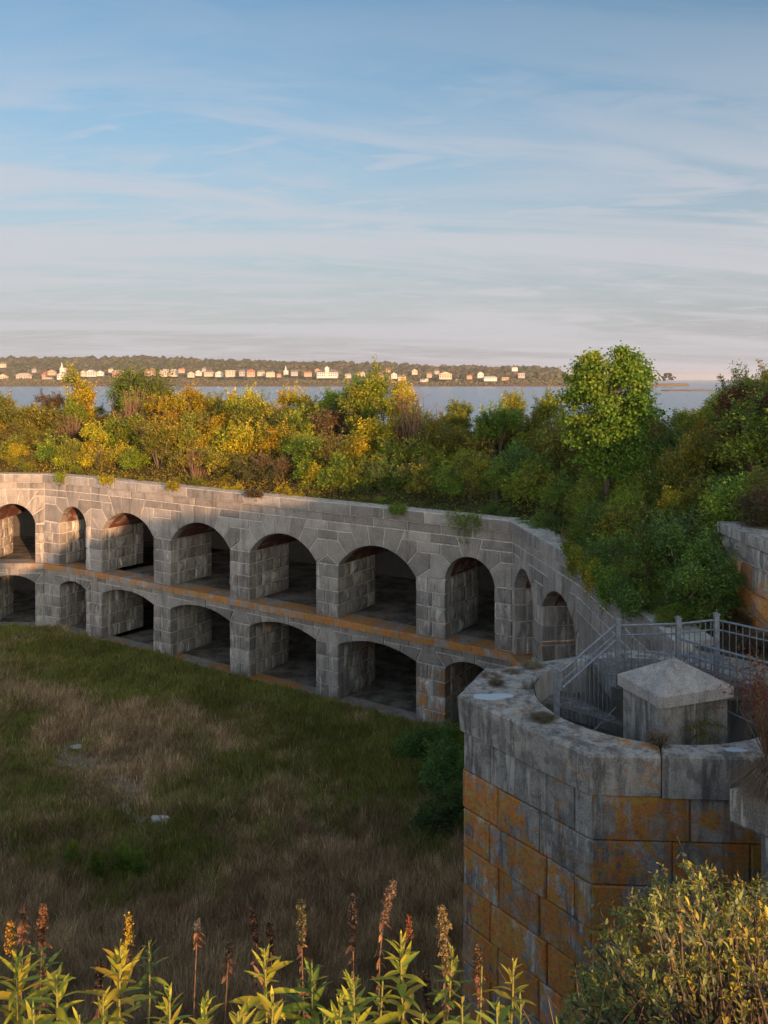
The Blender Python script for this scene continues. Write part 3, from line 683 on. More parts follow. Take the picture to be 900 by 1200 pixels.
def hill_z(X, Y):
    top = np.interp(X/ (Y/1870.), SHX, SHT)*1.87*1.2+0*X
    t = np.clip((Y-1868-12*np.sin(X*.013))/620, 0, 1)
    base = np.clip((Y-1868-12*np.sin(X*.013))/30, 0, 1)*4.5
    z = SEA-2+base+np.where(t > 0, (16.3+top-13-4.5)*np.clip(t, 0, 1)**.85, 0)*np.clip(np.interp(X/(Y/1870.), [385, 440], [1, 0]), 0, 1)
    z = z+(fbm(X*.012, Y*.012, 5)-.5)*14*np.clip(t*3, 0, 1)
    z = np.where(X/(Y/1870.) > 455, SEA-2, z); return z
g = NT('far_shore_ground'); M['shore'] = g.fin(g.mix(g.ss(g.noise(.02, 5, .7), .4, .6), (.16, .085, .05), (.10, .10, .05)), .95)
grid('far_shore', np.linspace(-1500, 640, 160), np.linspace(1850, 2600, 50), hill_z, M['shore'], 'structure')
def blob_mesh(centers, radii, cols, name, mat, squash=.85, seed=3):
    import bmesh as bm_
    b = bm_.new(); bm_.ops.create_icosphere(b, subdivisions=1, radius=1); base = np.array([v.co[:] for v in b.verts]); fc = np.array([[v.index for v in f.verts] for f in b.faces]); b.free()
    rs = np.random.RandomState(seed); n = len(centers); k = len(base)
    J = 1+rs.uniform(-.28, .28, (n, k, 1)); V = base[None]*J*np.asarray(radii)[:, None, None]*np.array([1, 1, squash])+np.asarray(centers)[:, None]
    F = (fc[None]+np.arange(n)[:, None, None]*k).reshape(-1, 3)
    C = np.repeat(np.asarray(cols)[:, None], k, 1)*rs.uniform(.75, 1.2, (n, k, 1))
    return link(name, amesh(name, V.reshape(-1, 3), F, mat, C.reshape(-1, 3)))
g = NT('far_canopy'); at = g.n('ShaderNodeAttribute', attribute_name='tint'); M['canopy'] = g.fin(g.mix(g.noise(.6, 4, .8), g.mix(1., at.outputs[0], (.5, .5, .5), 'MULTIPLY'), g.mix(1., at.outputs[0], (1.4, 1.4, 1.4), 'MULTIPLY')), .95, spec=.1)
rs = np.random.RandomState(11)
n = 5800; X = rs.uniform(-1350, 600, n); Y = 1960+rs.power(1.0, n)*520; Z = hill_z(X, Y); rad = rs.uniform(5, 11, n)
keep = (Z > SEA+6); X, Y, Z, rad = X[keep], Y[keep], Z[keep], rad[keep]
rad = np.where(Y < 2060, rad*.7, rad)
pal = np.array([[.065, .075, .034], [.085, .085, .040], [.050, .064, .034], [.115, .085, .045], [.10, .10, .045]])
cc = pal[rs.choice(5, len(X), p=[.34, .26, .22, .10, .08])]
blob_mesh(np.stack([X, Y, Z+rad*.55], -1), rad, cc, 'distant_woods', M['canopy'])['kind'] = 'stuff'
n = 4200; X = rs.uniform(-1300, 420, n); Y = 1880+rs.uniform(0, 1, n)**1.3*90; Z = hill_z(X, Y)
blob_mesh(np.stack([X, Y, Z+1], -1), rs.uniform(1.8, 5.2, n)*np.clip((Y-1870)/45, .45, 1.4), pal[rs.choice([0, 1, 3, 4], n)]*1.2, 'shore_scrub', M['canopy'])['kind'] = 'stuff'
# houses
def hmat(nm, c):
    g = NT(nm); return g.fin(c, .8)
HW = {'cream': hmat('cream_siding', (.52, .46, .35)), 'white': hmat('white_siding', (.60, .58, .54)), 'tan': hmat('tan_siding', (.42, .31, .22)), 'red': hmat('red_brick_siding', (.34, .19, .14)), 'grey': hmat('grey_siding', (.36, .36, .36))}
HR = {'grey': hmat('grey_shingle', (.20, .19, .19)), 'brown': hmat('brown_shingle', (.24, .14, .10)), 'pale': hmat('pale_roof', (.5, .47, .42)), 'red': hmat('red_roof', (.38, .15, .10))}
M['pane'] = hmat('window_glass', (.05, .06, .08)); 
def house(px, py, wpx, hpx, wall, roof, gable, label, tower=False):
    Y = 1925+rnd.uniform(-30, 30); X = (px-450)/1000*Y; w = wpx*Y/1000; py += rnd.uniform(-1.3, .9); wpx *= rnd.uniform(.85, 1.15); w = wpx*Y/1000; zb = EYE-(py-444)*Y/1000; h = hpx*Y/1000*.86; w *= .86
    root = empty('house', (X, Y, zb), label, 'house', 'houses along the far shore', rz=rnd.uniform(-.12, .12))
    dp = w*.6; wh = h*.62 if gable != 'flat' else h*.92
    mb = MB(); mb.prism([(-w/2, -dp/2), (w/2, -dp/2), (w/2, dp/2), (-w/2, dp/2)], -3, wh); mb.build('wall', HW[wall], root)
    mb = MB(); e = w*.04+.3
    if gable == 'front':
        V = [(-w/2-e, -dp/2-e, wh), (w/2+e, -dp/2-e, wh), (0, -dp/2-e, h), (-w/2-e, dp/2, wh), (w/2+e, dp/2, wh), (0, dp/2, h)]
        mb.add(V, [(0, 3, 5, 2), (1, 2, 5, 4), (3, 4, 5), (0, 1, 4, 3)]); mb.build('roof', HR[roof], root)
        mb = MB(); mb.prism([(-w/2, -dp/2+.05), (w/2, -dp/2+.05), (w/2, -dp/2+.3), (-w/2, -dp/2+.3)], wh-.1, wh+.02)
        mb.add([(-w/2, -dp/2-.02, wh), (w/2, -dp/2-.02, wh), (0, -dp/2-.02, h-.4), (-w/2, -dp/2+.3, wh), (w/2, -dp/2+.3, wh), (0, -dp/2+.3, h-.4)], [(0, 1, 2), (5, 4, 3)]); mb.build('gable', HW[wall], root)
    elif gable == 'side':
        V = [(-w/2-e, -dp/2-e, wh), (w/2+e, -dp/2-e, wh), (w/2+e, dp/2+e, wh), (-w/2-e, dp/2+e, wh), (-w/2+w*.1, 0, h), (w/2-w*.1, 0, h)]
        mb.add(V, [(0, 1, 5, 4), (2, 3, 4, 5), (1, 2, 5), (3, 0, 4), (0, 3, 2, 1)]); rf = mb.build('roof', HR[roof], root)
        m2 = MB(); m2.box((w*.2, 0, h), (.8, .8, 1.6)); m2.build('chimney', HW['red'], rf)
    else:
        mb.prism([(-w/2-e, -dp/2-e), (w/2+e, -dp/2-e), (w/2+e, dp/2+e), (-w/2-e, dp/2+e)], wh, h); mb.build('roof', HR[roof], root)
    nw = max(2, int(w/5)); 
    for r in range(2 if wh > 8 else 1):
        for i in range(nw):
            x = -w/2+w*(i+.5)/nw; z = wh*(.3+.45*r) if wh > 8 else wh*.5; mb = MB(); mb.box((x, -dp/2, z), (min(1.1, w/nw*.25), .12, min(1.3, wh*.14))); mb.build('window', M['pane'], root)
    if tower: mb = MB(); mb.prism([(-w*.1, -dp/2-1), (w*.1, -dp/2-1), (w*.1, -dp/2+3), (-w*.1, -dp/2+3)], 0, h*1.15); mb.add([(-w*.13, -dp/2-1.5, h*1.15), (w*.13, -dp/2-1.5, h*1.15), (w*.13, -dp/2+3.5, h*1.15), (-w*.13, -dp/2+3.5, h*1.15), (0, -dp/2+1, h*1.45)], [(0, 1, 4), (1, 2, 4), (2, 3, 4), (3, 0, 4)]); mb.build('turret', HW[wall], root)
HS = [(4, 445, 13, 9, 'cream', 'brown', 'front', 'cream gabled house at the far left edge of the distant shore'),
 (2, 430, 9, 5, 'cream', 'grey', 'side', 'pale house high in the trees at the far left, above the shoreline houses'),
 (28, 445, 16, 8, 'cream', 'pale', 'side', 'wide cream house, second along the shore from the left edge'),
 (56, 443, 13, 8, 'tan', 'red', 'side', 'tan house with broad red roof, third from the left along the shore'),
 (61, 438, 9, 6, 'tan', 'brown', 'front', 'taller brown-roofed house rising just behind the tan red-roofed house'),
 (73, 443, 12, 8.5, 'white', 'grey', 'front', 'white gabled house, first of the close pair left of the round yellow bush'),
 (84, 442, 10, 8.5, 'white', 'grey', 'front', 'white gabled house, right one of the close pair left of the yellow bush'),
 (98, 441, 6.5, 7, 'cream', 'grey', 'front', 'narrow cream gabled house left of a wide white one'),
 (107, 441, 12, 8, 'white', 'pale', 'front', 'wide white gabled house above the yellow-leaved bush'),
 (118, 440, 7, 6, 'white', 'grey', 'front', 'small white gabled house behind the tall yellow bush'),
 (139, 440, 16, 8, 'red', 'pale', 'side', 'reddish brick house with pale roof over the dome-shaped green tree'),
 (176, 440, 14, 8, 'tan', 'brown', 'side', 'tan house just left of the big cream block house'),
 (198, 441, 20, 8.5, 'cream', 'pale', 'side', 'large cream house, the widest on the left half of the shore'),
 (224, 440, 10, 6.5, 'cream', 'brown', 'front', 'cream gabled house right after the widest cream house'),
 (233, 440, 8, 6.5, 'white', 'grey', 'front', 'small white gabled house above the reddish bush by the water'),
 (245, 440, 11, 6.5, 'cream', 'grey', 'side', 'low cream house with hipped grey roof left of two white gables'),
 (257, 440, 10, 6.5, 'white', 'pale', 'front', 'white gabled house in the middle of the left shore'),
 (270, 440, 12, 7, 'cream', 'pale', 'flat', 'cream box-shaped house with a flat pale roof'),
 (284, 440, 9, 7, 'grey', 'grey', 'side', 'grey house between the flat-roofed and the red-roofed houses'),
 (294, 441, 11, 8, 'tan', 'red', 'side', 'tan house with steep red roof over the shrub line'),
 (306, 440, 9, 6, 'cream', 'grey', 'side', 'small cream house right of the tan red-roofed one over the shrubs'),
 (317, 440, 11, 5.5, 'cream', 'pale', 'side', 'low cream house left of the white church'),
 (345, 439, 9, 6, 'grey', 'grey', 'side', 'grey house right of the white church'),
 (361, 441, 12, 6, 'tan', 'brown', 'side', 'low tan house left of the big turreted house'),
 (384, 441, 24, 10, 'white', 'grey', 'side', 'big white turreted house behind the tall yellow shrubs'),
 (443, 443, 18, 7, 'tan', 'brown', 'side', 'long tan house right of the tall yellow shrubs'),
 (462, 443, 8, 7, 'white', 'grey', 'front', 'bright white narrow house at the start of the open water'),
 (471, 445, 10, 7, 'cream', 'brown', 'side', 'cream house just right of the bright white narrow house'),
 (486, 437, 7, 6, 'cream', 'brown', 'front', 'cream house standing upslope above the shoreline row'),
 (497, 447, 12, 4.5, 'white', 'pale', 'flat', 'long low white building on the shore, flat roofed'),
 (503, 441, 8, 5, 'tan', 'grey', 'side', 'small tan house above the long low white building'),
 (522, 444, 15, 9, 'cream', 'brown', 'front', 'large cream gabled house in the middle of the shore'),
 (539, 448, 12, 4.5, 'tan', 'pale', 'flat', 'low tan building at the waterline right of centre'),
 (563, 441, 9, 7, 'white', 'grey', 'front', 'white gabled house left of the long white shed'),
 (574, 446, 19, 5, 'white', 'pale', 'side', 'long white shed on the shore right of centre'),
 (611, 442, 10, 5, 'grey', 'pale', 'flat', 'grey flat-topped building near the end of the wooded point'),
 (603, 434, 7, 4, 'white', 'pale', 'side', 'tiny pale house in the trees of the wooded point'),
 (40, 435, 6, 4, 'grey', 'grey', 'side', 'tiny grey house upslope in the trees at the far left'),
 (130, 436, 6, 4, 'cream', 'grey', 'side', 'tiny cream house upslope behind the reddish brick house'),
 (156, 438, 7, 5, 'grey', 'brown', 'front', 'small grey house between the brick house and the tan one'),
 (213, 437, 7, 5, 'tan', 'red', 'side', 'small tan house peeking out right of the widest cream house'),
 (239, 435, 5, 4, 'grey', 'grey', 'side', 'tiny grey roof upslope above the white gabled pair in the middle left'),
 (327, 442, 6, 4, 'tan', 'brown', 'side', 'tiny tan house at the waterline under the middle church'),
 (372, 436, 7, 5, 'tan', 'red', 'front', 'small red-roofed house just left of the turreted house'),
 (408, 442, 9, 5, 'cream', 'grey', 'side', 'low cream house right of the turreted house'),
 (425, 439, 7, 5, 'grey', 'grey', 'front', 'grey gabled house between the turreted and the long tan house'),
 (455, 436, 6, 4, 'tan', 'brown', 'side', 'tiny tan house upslope of the bright white narrow house'),
 (512, 437, 6, 4, 'grey', 'grey', 'side', 'tiny grey house upslope left of the large cream gabled one'),
 (550, 443, 7, 4, 'tan', 'red', 'side', 'small tan house with a red roof left of the white gabled one'),
 (592, 445, 9, 4, 'tan', 'brown', 'flat', 'low tan shed at the end of the long white one')]
for h in HS: house(*h, tower=(h[0] == 384))
for px, py, hh, lab in ((73, 437, 13, 'white church spire rising from the trees at far left'), (335, 440, 12, 'slim white church spire over the middle of the far shore')):
    Y = 2010; X = (px-450)/1000*Y; root = empty('church', (X, Y, EYE-(py-444)*Y/1000), lab, 'church', 'churches on the far shore'); k = Y/1000
    mb = MB(); mb.prism([(-5, -3), (5, -3), (5, 12), (-5, 12)], -4, 6*k); mb.build('nave', HW['white'], root)
    mb = MB(); mb.prism([(-2, -5), (2, -5), (2, -1), (-2, -1)], -4, hh*k*.55); mb.build('belfry', HW['white'], root)
    mb = MB(); mb.add([(-2, -5, hh*k*.55), (2, -5, hh*k*.55), (2, -1, hh*k*.55), (-2, -1, hh*k*.55), (0, -3, hh*k)], [(0, 1, 4), (1, 2, 4), (2, 3, 4), (3, 0, 4)]); mb.build('spire', HW['white'], root)
# small islet with a round tree, and a low ledge of rock
def isl(px0, px1, Y, zt, name, label):
    x0, x1 = (px0-450)/1000*Y, (px1-450)/1000*Y; cx = (x0+x1)/2; hw = (x1-x0)/2; V = []; F = []; n = 28
    for k, (s, z) in enumerate(((1.03, SEA-.5), (1.0, SEA+zt*.5), (.93, SEA+zt*.9), (.6, SEA+zt))):
        for i in range(n): a = 2*math.pi*i/n; r = s*(1+.1*math.sin(3*a+1)+.06*math.sin(7*a)); V.append((cx+hw*r*math.cos(a), Y+hw*.35*r*math.sin(a), z+.15*zt*math.sin(5*a)))
    for k in range(3): F += [(k*n+i, k*n+(i+1) % n, (k+1)*n+(i+1) % n, (k+1)*n+i) for i in range(n)]
    F.append(tuple(range(3*n, 4*n))); o = link(name, pmesh(name, V, F, M['shore'])); o['kind'] = 'structure'; return o
isl(752, 805, 1900, 5.5, 'islet', ''); isl(775, 835, 1150, 1.6, 'rock_ledge', '')
rr = np.random.RandomState(5)
def farclump(px, pz, wpx, hpx, Y, label, n=40):
    root = empty('distant_tree', ((px-450)/1000*Y, Y, EYE-(pz-444)*Y/1000), label, 'tree'); k = Y/1000
    c = np.stack([rr.uniform(-.5, .5, n)*wpx*k, rr.uniform(-.4, .4, n)*wpx*k, rr.uniform(.1, 1, n)*hpx*k], -1)
    c[:, 0] *= np.sqrt(np.clip(1.05-(c[:, 2]/(hpx*k))**2, .1, 1)); o = blob_mesh(c, rr.uniform(.12, .24, n)*hpx*k, np.repeat([[.05, .052, .03]], n, 0), 'crown', M['canopy']); o.parent = root
    mb = MB(); mb.tube([(0, 0, -4), (0, 0, hpx*k*.6)], [.8, .4], 5); mb.build('trunk', M['bark'], root)
farclump(783, 446, 15, 8, 1900, 'dark round-topped tree on the small islet near the horizon')
# ================================================================== land
# --- parade ground
PATH = [(-30, 22), (-13.6, 23.9), (-10.2, 25.2), (-7.2, 26.9), (-8.0, 28.4), (-9.6, 29.9), (-11.9, 32.2), (-11.5, 35.0), (-13.2, 36.5)]
def seg_d(X, Y, P):
    D = np.full(np.shape(X), 1e9)
    for (ax, ay), (bx, by) in zip(P, P[1:]):
        dx, dy = bx-ax, by-ay; t = np.clip(((X-ax)*dx+(Y-ay)*dy)/(dx*dx+dy*dy), 0, 1); D = np.minimum(D, np.hypot(X-ax-t*dx, Y-ay-t*dy))
    return D
def blobm(X, Y, cx, cy, rx, ry): return np.exp(-(((X-cx)/rx)**2+((Y-cy)/ry)**2))
def wall_line(X):  # y of the far wall foot
    return np.interp(X, [-29, -18.9, -15.7, 4.8, 5.8], [47.9, 47.5, 45.7, 31.95, 25])
def field_masks(X, Y):
    nz = fbm(X*.35, Y*.35, 3, 5); n2 = fbm(X*1.3, Y*1.3, 8, 4)
    dist = (wall_line(X)-Y)*.8
    green = np.exp(-(dist/5.)**2)*.9+1.1*blobm(X, Y, -.5, 31, 3.4, 2.2)+.9*blobm(X, Y, -7.2, 24.0, 1.3, .9)+.75*blobm(X, Y, -6, 31, 2.2, 1.0)+.6*blobm(X, Y, -13, 28, 4, 2.5)+.5*blobm(X, Y, 1.5, 27, 1.8, 6)+.7*blobm(X, Y, -15, 40, 9, 3.5)
    green = np.clip(green+(nz-.5)*3.0-.05+(n2-.5)*1.2, 0, 1)
    path = np.clip(.95-(seg_d(X+(n2-.5)*1.6, Y+(nz-.5)*1.6, PATH)/.6)**1.4, 0, 1)*np.clip((n2-.25)*3, .15, 1)*.6
    bare = np.clip(1.4*(blobm(X, Y, -10.5, 31.0, 3.0, 2.0)+.8*blobm(X, Y, -9, 28.0, 2.2, 1.4)+.5*blobm(X, Y, -12, 24, 2.5, 1.0))+(n2-.5)*2.0-.35, 0, 1)
    straw = np.clip(blobm(X, Y, -4, 29.5, 3.5, 2.4)+blobm(X, Y, -14, 37, 7, 2.5)+.4-(nz-.5)*1.2+(fbm(X*2.2, Y*2.2, 66, 2)-.5)*2.2-green*.6, 0, 1)
    return green, path, bare, straw
GR, BR, ST, PT, BA = (np.array(c) for c in ((.05, .062, .016), (.092, .056, .030), (.165, .108, .055), (.17, .135, .095), (.115, .085, .055)))
def field_col(X, Y):
    g_, p_, b_, s_ = (m[..., None] for m in field_masks(X, Y)); c = BR*(1-g_)+GR*g_; c = c*(1-.4*s_)+ST*.4*s_; c = c*(1-b_)+BA*b_; c = c*(1-p_)+PT*p_; return c*2.6
def field_z(X, Y): return (fbm(X*.22, Y*.22, 21)-.5)*.55*np.clip((wall_line(X)-Y)/4, 0, 1)-.12*np.clip(1-seg_d(X, Y, PATH)/.8, 0, 1)-.02
grid('parade_ground', np.linspace(-40, 8.2, 260), np.linspace(4.5, 48.5, 240), field_z, M['field'], 'structure', field_col)
# --- grass of the parade ground
def grass():
    rs = np.random.RandomState(3); n = 620000
    Y = 17.5+rs.uniform(0, 1, n)**1.0*30.5; X = rs.uniform(-.5, .16, n)*Y
    ok = (Y < wall_line(X)-.35) & ~((X > 1.0) & (Y < 18)); X, Y = X[ok], Y[ok]
    g_, p_, b_, s_ = field_masks(X, Y); ok = rs.uniform(0, 1, len(X)) > np.clip(p_*1.0+b_*.5, 0, .9); X, Y, g_, b_, s_ = X[ok], Y[ok], g_[ok], b_[ok], s_[ok]
    tall = .5*fbm(X*.8, Y*.8, 31, 3)+.5*fbm(X*2.6, Y*2.6, 37, 2); n = len(X); Z = field_z(X, Y)
    h = .82*(.16+.42*tall**1.5*1.4+.15*s_)*rs.uniform(.5, 1.3, n)*(1-.6*b_); sel = rs.uniform(0, 1, n) < g_*.95
    kind = np.where(sel, 0, np.where(rs.uniform(0, 1, n) < s_*.55, 2, 1))
    P = np.array([[.28, .30, .07], [.47, .335, .18], [.80, .62, .36]]); C = P[kind]*rs.uniform(.55, 1.35, (n, 1))*(.55+.9*fbm(X*.55, Y*.9, 71, 4)[:, None])*(1+rs.uniform(-.12, .12, (n, 3)))
    lean_a = fbm(X*.9, Y*.9, 55, 2)*16+rs.uniform(-2.2, 2.2, n); ln = h*rs.uniform(.05, .85, n)*np.where(kind == 1, 1.15, .7)
    lx, ly = np.cos(lean_a)*ln, np.sin(lean_a)*ln; w = np.where(kind == 0, .016, .011)*rs.uniform(.7, 1.3, n)*np.clip(Y/28, .8, 1.5)
    a = rs.uniform(0, np.pi, n); wx, wy = np.cos(a)*w, np.sin(a)*w*.4
    b0 = np.stack([X-wx, Y-wy, Z-.03], -1); b1 = np.stack([X+wx, Y+wy, Z-.03], -1)
    m0 = np.stack([X-wx*.7+lx*.4, Y-wy*.7+ly*.4, Z+h*.62], -1); m1 = np.stack([X+wx*.7+lx*.4, Y+wy*.7+ly*.4, Z+h*.62], -1)
    t0 = np.stack([X+lx, Y+ly, Z+h*.97], -1)
    V = np.stack([b0, b1, m1, m0, t0], 1).reshape(-1, 3); i = np.arange(n)*5
    F = np.concatenate([np.stack([i, i+1, i+2], -1), np.stack([i, i+2, i+3], -1), np.stack([i+3, i+2, i+4], -1)])
    CC = np.repeat(C[:, None], 5, 1)*np.array([.55, .55, .95, .95, 1.25])[None, :, None]*0+np.repeat(C[:, None], 5, 1)
    o = link('parade_grass', amesh('parade_grass', V, F, M['blade'], CC.reshape(-1, 3))); tag(o, 'mown-down green, brown and straw grass covering the courtyard', 'grass', kind='stuff')
grass()
# --- earth banks on the fort roof
LINE = [(-44, 48.2), PA, PB, PC, PD, PE, PF]
def sdist(X, Y):
    """signed distance into the wall (+ = outside the courtyard) from the parade wall line"""
    D = np.full(np.shape(X), 1e9); S = np.zeros(np.shape(X))
    for (ax, ay), (bx, by) in zip(LINE, LINE[1:]):
        dx, dy = bx-ax, by-ay; t = np.clip(((X-ax)*dx+(Y-ay)*dy)/(dx*dx+dy*dy), 0, 1); d = np.hypot(X-ax-t*dx, Y-ay-t*dy)
        s = np.sign(dx*(Y-ay)-dy*(X-ax)); m = d < D-1e-6; D = np.where(m, d, D); S = np.where(m, s, S)
    return D*S
def bank_z(X, Y):
    s = sdist(X, Y); right = np.clip((X+2)/8, 0, 1)
    up = np.interp(s, [-.5, .9, 3.5, 6, 8.5, 11, 16], [8.28, 8.42, 9.7, 10.7, 11.2, 10.6, 7.5])
    upr = np.interp(s, [-.5, .9, 4, 8, 13, 17, 24], [8.28, 8.40, 9.4, 10.5, 10.9, 10.4, 7.0])
    z = up*(1-right)+upr*right
    # the landing area behind the stair tower stays level
    flat = np.clip((20.5-Y)/2.5, 0, 1)*np.clip((X-5.0)/.6, 0, 1)
    z = z*(1-flat)+(ZT-.03)*flat
    return z+(fbm(X*.5, Y*.5, 44)-.5)*.4*np.clip((s-.8)/2, 0, 1)*(1-flat)
def sheet(name, poly_test, xs, ys, zf, mat, kind='structure'):
    X, Y = np.meshgrid(xs, ys); Z = zf(X, Y); nx, ny = len(xs), len(ys); V = np.stack([X, Y, Z], -1).reshape(-1, 3)
    i = np.arange((ny-1)*nx).reshape(ny-1, nx)[:, :-1].ravel(); F = np.stack([i, i+1, i+nx+1, i+nx], -1)
    cx = V[F].mean(1); F = F[poly_test(cx[:, 0], cx[:, 1])]; used = np.unique(F); mp = np.zeros(len(V), int); mp[used] = np.arange(len(used))
    o = link(name, amesh(name, V[used], mp[F], mat, None, True)); o['kind'] = kind; return o
# strip mesh following the wall so that its edge is clean against the coping
def bank():
    P = [np.array(p) for p in LINE]; nor = []
    for i in range(len(P)):
        a = P[max(i-1, 0)]; b = P[min(i+1, len(P)-1)]
        d1 = (P[i]-a) if i else (b-P[i]); d2 = (b-P[i]) if i < len(P)-1 else d1
        d1 = d1/np.linalg.norm(d1); d2 = d2/np.linalg.norm(d2); m = d1+d2; m /= np.linalg.norm(m); nrm = np.array([-m[1], m[0]]); nor.append(nrm/max(.5, float(np.dot(m, d1))))
    rows = []; S = [.55, .9, 1.4, 2, 2.8, 3.6, 4.5, 5.5, 6.5, 7.5, 8.5, 9.5, 11, 13, 16]
    for i in range(len(P)-1):
        k = max(2, int(np.linalg.norm(P[i+1]-P[i])/.7))
        for j in range(k+(i == len(P)-2)):
            t = j/k; p = P[i]*(1-t)+P[i+1]*t; n_ = nor[i]*(1-t)+nor[i+1]*t; rows.append([p+n_*s for s in S])
    A = np.array(rows); X, Y = A[..., 0], A[..., 1]; Z = bank_z(X, Y); Z[:, 0] = 8.35
    n, k = X.shape; V = np.stack([X, Y, Z], -1).reshape(-1, 3); i = np.arange((n-1)*k).reshape(n-1, k)[:, :-1].ravel()
    o = link('earth_bank', amesh('earth_bank', V, np.stack([i, i+1, i+k+1, i+k], -1), M['soil'], None, True)); o['kind'] = 'structure'
bank()
# terreplein on the right, up to the upper retaining wall, and the bank above that wall
def shade_berm(X, Y):  # unseen ridge behind the viewpoint, profile shaped for the shade it casts
    return np.interp(X, [1, 4, 8.3, 10, 12.8, 18, 40], [11.0, 11.5, 11.8, 12.7, 14.0, 15.3, 16.0])-np.abs((Y+8)/3.2)**2.2+(fbm(X*.8, Y*.8, 91)-.5)*.3
def right_z(X, Y):
    z = bank_z(X, Y)+.02; up = np.clip((X-8.3)/.25, 0, 1)*np.clip((20.1-Y)/.4, 0, 1)
    zz = np.interp(X, [8.3, 9.5, 12, 16, 22, 34], [10.3, 10.9, 12.3, 14.6, 16.0, 15.8])
    zz2 = np.interp(X/np.clip(Y, 5, 99), [.3, .38, .42, .5, .7], [9.6, 10.2, 12.2, 13.8, 15.4])
    far = np.clip((X-9)/4, 0, 1)*np.clip((40-Y)/12, 0, 1)*(1-up)
    return np.maximum((z*(1-far)+np.maximum(z, zz2)*far)*(1-up)+zz*up, shade_berm(X, Y))
sheet('rampart_ground', lambda x, y: ((x > 6.6) | ((x > 6.1) & (y > 17.4))) & (sdist(x, y) > .6) & ~((x < 7.9) & (y < 12.8)), np.arange(5.6, 36, .35), np.arange(-14, 44, .35), right_z, M['soil'])
# outer scarp of the fort dropping to the water
mb = MB()
sc_ = [(-60, 66), (-15, 62), (12, 52), (36, 44), (36, -60)]
for (ax, ay), (bx, by) in zip(sc_, sc_[1:]): mb.add([(ax, ay, SEA-3), (bx, by, SEA-3), (bx, by, 8), (ax, ay, 8)], [(0, 1, 2, 3)])
mb.build('outer_scarp', M['granite'], None, color=(.1, .3, 1))['kind'] = 'structure'
# --- the hillside the photograph was taken from
def cam_z(X, Y):
    z = np.interp(Y-.22*np.clip(X, -4, 4), [-14, -6, -1, .6, 1.6, 2.6, 4.0, 6.0, 8.0], [10.8, 11.6, 12.0, 12.1, 11.85, 11.25, 10.2, 8.75, 8.5])
    z = z-np.clip((X-1.3)*.8, 0, 2.6)*np.clip((9-Y)/3, 0, 1)*np.clip((z-8.5)/2, 0, 1)
    return np.maximum(z+(fbm(X*1.1, Y*1.1, 77)-.5)*.25, shade_berm(X, Y))
def cam_test(x, y): return (x < 6.9) & (y < np.interp(x, [-40, -6, 1, 4.3, 4.6, 7], [5.6, 5.6, 6.2, 7.0, 10.2, 11.3]))
sheet('hillside', cam_test, np.arange(-40, 7.1, .3), np.arange(-14, 11.6, .3), cam_z, M['soil'])
mb = MB(); ln = [(-40, 5.5), (-6, 5.5), (1, 6.1), (4.3, 6.9), (4.95, 11.2), (6.6, 12.4)]
for (ax, ay), (bx, by) in zip(ln, ln[1:]): mb.add([(ax, ay, -.2), (bx, by, -.2), (bx, by, 8.6), (ax, ay, 8.6)], [(0, 1, 2, 3)])
tag(mb.build('courtyard_wall', M['granite'], None, color=(.2, .3, .8)), 'courtyard wall below the photographer, out of sight under the weeds', 'wall', 'granite walls of the fort courtyard')
# ================================================================== foliage
def leaves(cen, nrm_bias, size, colr, rs, aspect=.5, droop=0.):
    """folded four-corner leaves; cen (n,3), size (n,), colr (n,3)"""
    n = len(cen); d = rs.normal(size=(n, 3)); d[:, 2] = d[:, 2]*.6-droop; d += nrm_bias*.8; d /= np.linalg.norm(d, axis=1)[:, None]
    up = rs.normal(size=(n, 3))*.55+np.array([0, 0, 1.]); s = np.cross(d, up); s /= np.linalg.norm(s, axis=1)[:, None]; nn = np.cross(s, d)
    L = size[:, None]; W = L*aspect
    a = cen; tip = cen+d*L-nn*L*.12; l = cen+d*L*.5+s*W*.5+nn*L*.10; r = cen+d*L*.5-s*W*.5+nn*L*.10
    V = np.stack([a, r, tip, l], 1).reshape(-1, 3); i = np.arange(n)*4; F = np.concatenate([np.stack([i, i+1, i+2], -1), np.stack([i, i+2, i+3], -1)])
    return V, F, np.repeat(colr, 4, 0)
PALS = {
 'golden': [(.52, .42, .030), (.40, .36, .030), (.24, .28, .035), (.48, .32, .03)],
 'olive': [(.24, .26, .040), (.17, .21, .035), (.34, .31, .035), (.19, .16, .05)],
 'green': [(.155, .265, .038), (.205, .320, .042), (.115, .205, .034), (.30, .35, .04)],
 'dark': [(.095, .180, .042), (.125, .225, .044), (.070, .135, .036), (.17, .25, .045)],
 'lime': [(.25, .33, .032), (.18, .26, .030), (.38, .37, .035), (.12, .18, .03)],
 'russet': [(.15, .055, .030), (.10, .05, .03), (.09, .085, .03), (.20, .11, .04)],
 'brown': [(.15, .10, .055), (.11, .085, .045), (.10, .105, .035), (.19, .14, .07)]}
